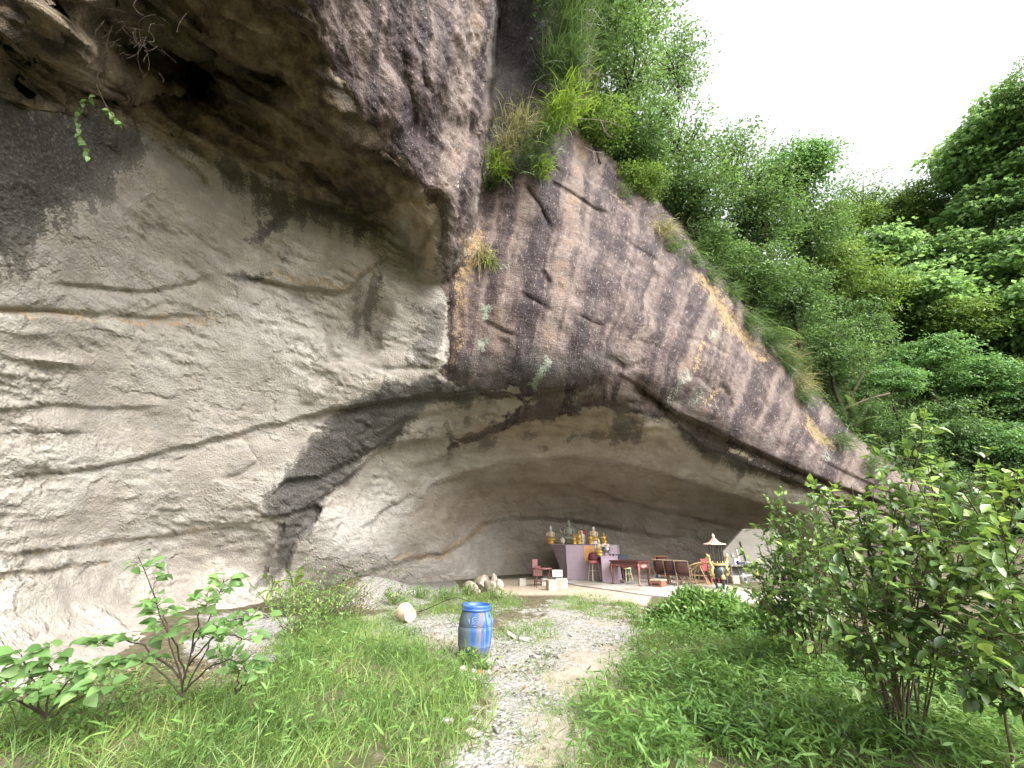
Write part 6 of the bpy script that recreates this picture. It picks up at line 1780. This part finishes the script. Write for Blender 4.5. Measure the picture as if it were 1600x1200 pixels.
box_obj('seat', (0, 0, .42), (.42, .42, .04), RP, r, None, 1, .012); box_obj('backrest', (0, .21, .66), (.40, .035, .46), RP, r, Matrix.Rotation(math.radians(-8), 3, 'X'), 1, .012)
for sx in (-1, 1):
    for sy in (-1, 1): box_obj('leg', (sx*.19, sy*.19, .20), (.045, .045, .40), RP, r)

# ---- small table set on the left
p, t = on_slab(848, 917, 0.0); p.z = float(ground_z(p.x, p.y))
r = thing('low_table', 'small dark red oval table on thin legs at the left of the cave', 'table', p, .15)
loft_obj('tabletop', [(.60, .34, .24), (.615, .38, .28), (.64, .385, .285), (.655, .37, .27)], plain('worn_maroon_top', (0.14, 0.055, 0.055), 0.4, 0.4, 12), r, 24)
box_obj('drawer_box', (-.22, -.05, .50), (.34, .34, .22), DARKW, r)
for sx in (-1, 1):
    for sy in (-1, 1): bar_obj('leg', (sx*.24, sy*.16, .60), (sx*.27, sy*.18, 0), .022, DARKW, r, 6)
bar_obj('stretcher', (-.25, -.17, .2), (.25, -.17, .2), .014, DARKW, r); bar_obj('stretcher', (-.25, .17, .2), (.25, .17, .2), .014, DARKW, r)
r = thing('red_box', 'upright red panel standing on the small oval table', 'panel', (p.x - .28, p.y + .02, p.z + .655), .15)
box_obj('panel_board', (0, 0, .15), (.20, .05, .30), plain('dull_red_board', (0.16, 0.06, 0.06), 0.6), r, None, 1, .01); box_obj('panel_foot', (.10, .01, .03), (.26, .10, .06), DARKW, r)
CON = plain('chalky_block', (0.40, 0.375, 0.33), 0.9, 0.15, 7); CONW = plain('cream_wood_block', (0.38, 0.31, 0.21), 0.8, 0.2, 9)
def block(u, v, s, label, mat, rz, dz=0.0):
    q, t = on_slab(u, v, 0.0); q.z = float(ground_z(q.x, q.y)) + dz
    o = box_obj('block_seat', (0, 0, s[2] / 2 - .01), s, mat, None, None, .96, .015); o.location = q; o.rotation_euler = (0, 0, rz)
    return tag(o, label, 'block', 'block seats around the small table')
block(816, 915, (.26, .26, .26), 'small pale cube seat left of the small table', CON, .2)
block(861.5, 922, (.30, .28, .34), 'cream wooden cube seat in front of the small table', CONW, .3)
block(878, 919, (.36, .34, .34), 'pale cube seat right of the small table', CON, -.4)
block(851, 914, (.26, .26, .24), 'pale cube seat hidden under the small table', CON, .1)
q, t = on_slab(871, 911, 0.0)
o = box_obj('white_box', (0, 0, .15), (.42, .30, .26), plain('white_foam', (0.5, 0.49, 0.47), 0.7, 0.06), None, None, 1, .01); o.location = (q.x, q.y, .22)
tag(o, 'white box behind the small table, near the altar', 'box')
o2 = box_obj('box_support', (0, 0, .12), (.34, .24, .25), plain('dark_slate', (0.045, 0.05, 0.065)), None); o2.location = (q.x, q.y, .1); tag(o2, 'dark crate under the white box', 'crate')

# ---- incense burner
p, t = on_slab(1128, 922, 0.0)
p.z = SLAB_Z
ib = thing('incense_burner', 'tall incense burner with dark bowl, gold dragon handles and little roof', 'incense burner', p, .1)
IRON = plain('dark_blue_iron', (0.035, 0.04, 0.05), 0.35, 0.25, 14, metal=0.3)
GOLD2 = plain('yellow_gold_paint', (0.42, 0.31, 0.12), 0.4, 0.25, 18, metal=0.2, bump=0.4)
for k in range(3):
    a = k * 2.094 - 1.57
    c_, s_ = math.cos(a), math.sin(a)
    lg = tube_obj('leg', [np.array([(.16*c_, .16*s_, .44), (.21*c_, .21*s_, .34), (.18*c_, .18*s_, .20), (.13*c_, .13*s_, .08), (.16*c_, .16*s_, 0)])], [(.07, .035)], IRON, ib, 8)
    loft_obj('gold_knee', [(.30, .05, .05, .20*c_, .20*s_), (.36, .085, .085, .21*c_, .21*s_), (.44, .07, .07, .19*c_, .19*s_), (.50, .03, .03, .17*c_, .17*s_)], GOLD2, lg, 8)
bowl = loft_obj('bowl', [(.34, .08, .08), (.38, .16, .16), (.46, .225, .225), (.56, .25, .25), (.66, .235, .235), (.73, .20, .20), (.76, .19, .19)], IRON, ib, 28, True)
for k, z in enumerate((.62, .56, .49)):
    bm = bmesh.new(); add_box(bm, (0, -.245 + .01*abs(k - 1), z), (.045, .02, .012)); add_box(bm, (0, -.245 + .01*abs(k - 1), z), (.012, .02, .05)); add_box(bm, (.0, -.245 + .01*abs(k - 1), z - .022), (.035, .02, .01))
    bm_obj('gold_character', bm, GOLD2, bowl)
loft_obj('rim', [(.75, .19, .19), (.755, .27, .27), (.82, .285, .285), (.83, .25, .25), (.79, .22, .22)], GOLD2, ib, 24, True, False)
for k in range(9):
    a = k * .698
    loft_obj('rim_flame', [(.82, .02, .012, .265*math.cos(a), .265*math.sin(a)), (.86, .025, .015, .265*math.cos(a), .265*math.sin(a)), (.91, .004, .004, .265*math.cos(a), .265*math.sin(a))], GOLD2, ib, 6)
for sx in (-1, 1):
    d = tube_obj('dragon_handle', [np.array([(sx*.24, -.02, .46), (sx*.31, -.05, .52), (sx*.30, -.08, .62), (sx*.24, -.08, .70), (sx*.29, -.06, .80), (sx*.33, -.05, .90), (sx*.31, -.04, 1.0), (sx*.36, -.05, 1.07)])], [(.065, .045)], GOLD2, ib, 8)
    loft_obj('dragon_head', [(1.0, .05, .05, sx*.33, -.05), (1.06, .06, .055, sx*.345, -.06), (1.10, .045, .04, sx*.37, -.07), (1.16, .006, .006, sx*.40, -.05)], GOLD2, d, 8)
    for k in range(5): loft_obj('dragon_fin', [(.50 + .11*k, .02, .03, sx*.345, -.04), (.55 + .11*k, .012, .02, sx*.385, -.04), (.575 + .11*k, .003, .003, sx*.40, -.04)], GOLD2, d, 5)
for k in range(4):
    a = k * 1.571 + .62; bar_obj('post', (.19*math.cos(a), .19*math.sin(a), .78), (.22*math.cos(a), .22*math.sin(a), 1.47), .02, plain('iron_post', (0.05, 0.052, 0.055), 0.45, metal=0.4), ib, 8)
ROOFM = plain('dusty_pink_roof', (0.56, 0.42, 0.33), 0.6, 0.2, 14)
rf = loft_obj('roof', [(1.445, .37, .37), (1.455, .40, .40), (1.475, .39, .39), (1.495, .24, .24), (1.54, .17, .17), (1.61, .11, .11), (1.67, .05, .05)], ROOFM, ib, 8, False)
for k in range(8):
    a = k * .785; bar_obj('roof_rib', (.38*math.cos(a), .38*math.sin(a), 1.48), (.06*math.cos(a), .06*math.sin(a), 1.665), .012, plain('roof_rib_paint', (0.30, 0.17, 0.13), 0.6), rf, 5, None, (-.06*math.cos(a), -.06*math.sin(a), -.07))
loft_obj('finial', [(1.66, .055, .055), (1.69, .035, .035), (1.72, .055, .055), (1.77, .05, .05), (1.80, .02, .02), (1.84, .006, .006)], plain('pale_finial', (0.62, 0.50, 0.36), 0.5), rf, 10)

# ---- partition wall, signs and work table on the right of the cave
q0, t0 = on_slab(1138, 911.5); q1 = Vector((q0.x + 2.6, q0.y + .25, SLAB_Z))
CRW = plain('shade_darkened_plaster', (0.16, 0.15, 0.13), 0.85, 0.12, 3, dirt=(0.12, 0.11, 0.09))  # plaster coloured well below cream to stand in for the ceiling's shade
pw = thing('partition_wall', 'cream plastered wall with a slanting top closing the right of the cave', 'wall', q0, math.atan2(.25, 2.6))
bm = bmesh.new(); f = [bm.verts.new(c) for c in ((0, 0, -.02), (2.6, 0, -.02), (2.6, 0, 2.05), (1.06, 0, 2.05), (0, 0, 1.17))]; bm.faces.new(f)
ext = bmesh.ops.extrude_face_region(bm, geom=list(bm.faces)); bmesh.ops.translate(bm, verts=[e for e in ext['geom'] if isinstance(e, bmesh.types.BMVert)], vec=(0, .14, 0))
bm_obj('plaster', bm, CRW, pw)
def wall_pt(u, v):
    r_ = rays(u, v); n = Vector((-.25, 2.6, 0)).normalized(); o_ = Vector((0, 0, CAM_H)); d_ = Vector(r_.tolist())
    k = (q0 - o_).dot(n) / d_.dot(n); return o_ + d_ * k
def wall_sign(name, u0, v0, u1, v1, label, mat, marks, markm, cat, th=.02, tilt=0.0):
    a, b = wall_pt(u0, v0), wall_pt(u1, v1); w = abs(b.x - a.x); h = abs(a.z - b.z)
    r = thing(name, label, cat, ((a.x + b.x) / 2, (a.y + b.y) / 2 - .02, b.z), math.atan2(.25, 2.6))
    R = Matrix.Rotation(tilt, 3, 'Y')
    box_obj('board', (0, 0, h / 2), (w, th, h), mat, r, R, 1, 0)
    for k in range(marks):
        z = h * (.12 + .76 * (k + .5) / marks)
        bm = bmesh.new(); mw_, mh = w * .5, h * .6 / marks
        cpt = R @ Vector((0, -th / 2 - .004, z - h / 2)) + Vector((0, 0, h / 2))
        add_box(bm, cpt + Vector((0, 0, mh*.3)), (mw_, .006, mh*.16)); add_box(bm, cpt, (mw_*.2, .006, mh)); add_box(bm, cpt - Vector((0, 0, mh*.28)), (mw_*.85, .006, mh*.16)); add_box(bm, cpt + Vector((mw_*.3, 0, -mh*.05)), (mw_*.15, .006, mh*.5))
        bm_obj('character', bm, markm, r)
    return r
INK = plain('purple_ink', (0.09, 0.07, 0.12), 0.7); FADE = plain('faded_gold_ink', (0.22, 0.19, 0.12), 0.6)
wall_sign('sign_board', 1157, 846, 1165, 880, 'tall narrow black sign board on the cream wall', BLACKH, 6, plain('dim_sign_ink', (0.05, 0.05, 0.055), 0.5), 'sign', .03, math.radians(-8))
wall_sign('paper_strip', 1150.2, 858.5, 1155, 874, 'vertical paper strip with dark characters on the cream wall', plain('aged_paper', (0.52, 0.49, 0.42), 0.8, 0.06), 4, INK, 'notice', .008, math.radians(-5))
wall_sign('small_frame', 1142, 864, 1147, 870.5, 'small grey framed plate left of the paper strip', plain('grey_frame', (0.20, 0.21, 0.20), 0.6), 0, INK, 'frame', .02)
wall_sign('white_sheet', 1146.5, 873, 1158, 886, 'pale grey sheet on the wall below the paper strip', plain('pale_sheet', (0.50, 0.51, 0.50), 0.7, 0.05), 0, INK, 'sheet', .01)
p, t = on_slab(1147, 913.5)
STEEL = plain('steel_tube', (0.30, 0.30, 0.30), 0.4, metal=0.5)
wt = thing('work_table', 'grey steel-framed table in front of the cream wall', 'table', p, .08)
box_obj('tabletop', (.55, .22, .69), (1.14, .50, .03), plain('grey_table_top', (0.16, 0.16, 0.165), 0.5), wt)
for x in (0, .56, 1.1):
    for y in (0, .44): bar_obj('leg', (x, y, 0), (x, y, .68), .016, STEEL, wt, 6)
bar_obj('rail', (0, 0, .30), (1.1, 0, .30), .013, STEEL, wt); bar_obj('rail', (0, .44, .30), (1.1, .44, .30), .013, STEEL, wt); bar_obj('top_rail', (0, 0, .655), (1.1, 0, .655), .013, STEEL, wt)
r = thing('purple_pot', 'small dark purple pot on the steel-framed table', 'pot', (p.x + .42, p.y + .2, p.z + .705))
loft_obj('body', [(0, .05, .05), (.05, .085, .085), (.10, .08, .08), (.12, .06, .06), (.115, .05, .05)], plain('dark_purple_glaze', (0.05, 0.03, 0.10), 0.4), r, 14, True, False); loft_obj('lid', [(.118, .055, .055), (.14, .03, .03), (.155, .01, .01)], plain('dark_purple_glaze', (0.05, 0.03, 0.10)), r, 12)
r = thing('folded_sheet', 'folded pale sheet lying on the steel-framed table', 'sheet', (p.x + .80, p.y + .22, p.z + .705), .1)
for k in range(3): box_obj('fold', (.01*k, 0, .018 + .03*k), (.42 - .02*k, .32, .026), plain('pale_lilac_cloth', (0.48, 0.46, 0.50), 0.8), r, None, 1, .008)
r = thing('carton', 'pale carton on the floor under the steel-framed table', 'box', (p.x + .25, p.y + .42, p.z), .1)
box_obj('carton_body', (0, 0, .13), (.30, .24, .26), plain('pale_carton', (0.46, 0.41, 0.30), 0.8), r); box_obj('flap', (.0, -.05, .268), (.28, .11, .012), plain('pale_carton', (0.46, 0.41, 0.30)), r, Matrix.Rotation(.2, 3, 'X'))
r = thing('white_canister', 'white canister with a dark label under the steel-framed table', 'canister', (p.x + .62, p.y + .40, p.z))
loft_obj('body', [(0, .11, .11), (.02, .12, .12), (.30, .12, .12), (.33, .08, .08), (.36, .05, .05), (.38, .05, .05)], WHITE, r, 16); box_obj('label_patch', (0, -.119, .17), (.10, .012, .14), plain('dark_slate', (0.045, 0.05, 0.065)), r)
r = thing('yellow_scoop', 'yellow plastic scoop leaning at the right end of the steel-framed table', 'scoop', (p.x + .92, p.y - .02, p.z + .30), .2)
YEL = plain('yellow_plastic', (0.62, 0.36, 0.02), 0.45, 0.15)
tube_obj('handle', [np.array([(.02, 0, .05), (.12, 0, .16), (.20, .01, .24)])], [(.03, .022)], YEL, r, 8)
loft_obj('pan', [(-.06, .04, .03, -.05, 0), (0, .09, .05, -.02, 0), (.06, .08, .05, .02, 0), (.09, .04, .03, .04, 0)], YEL, r, 12)
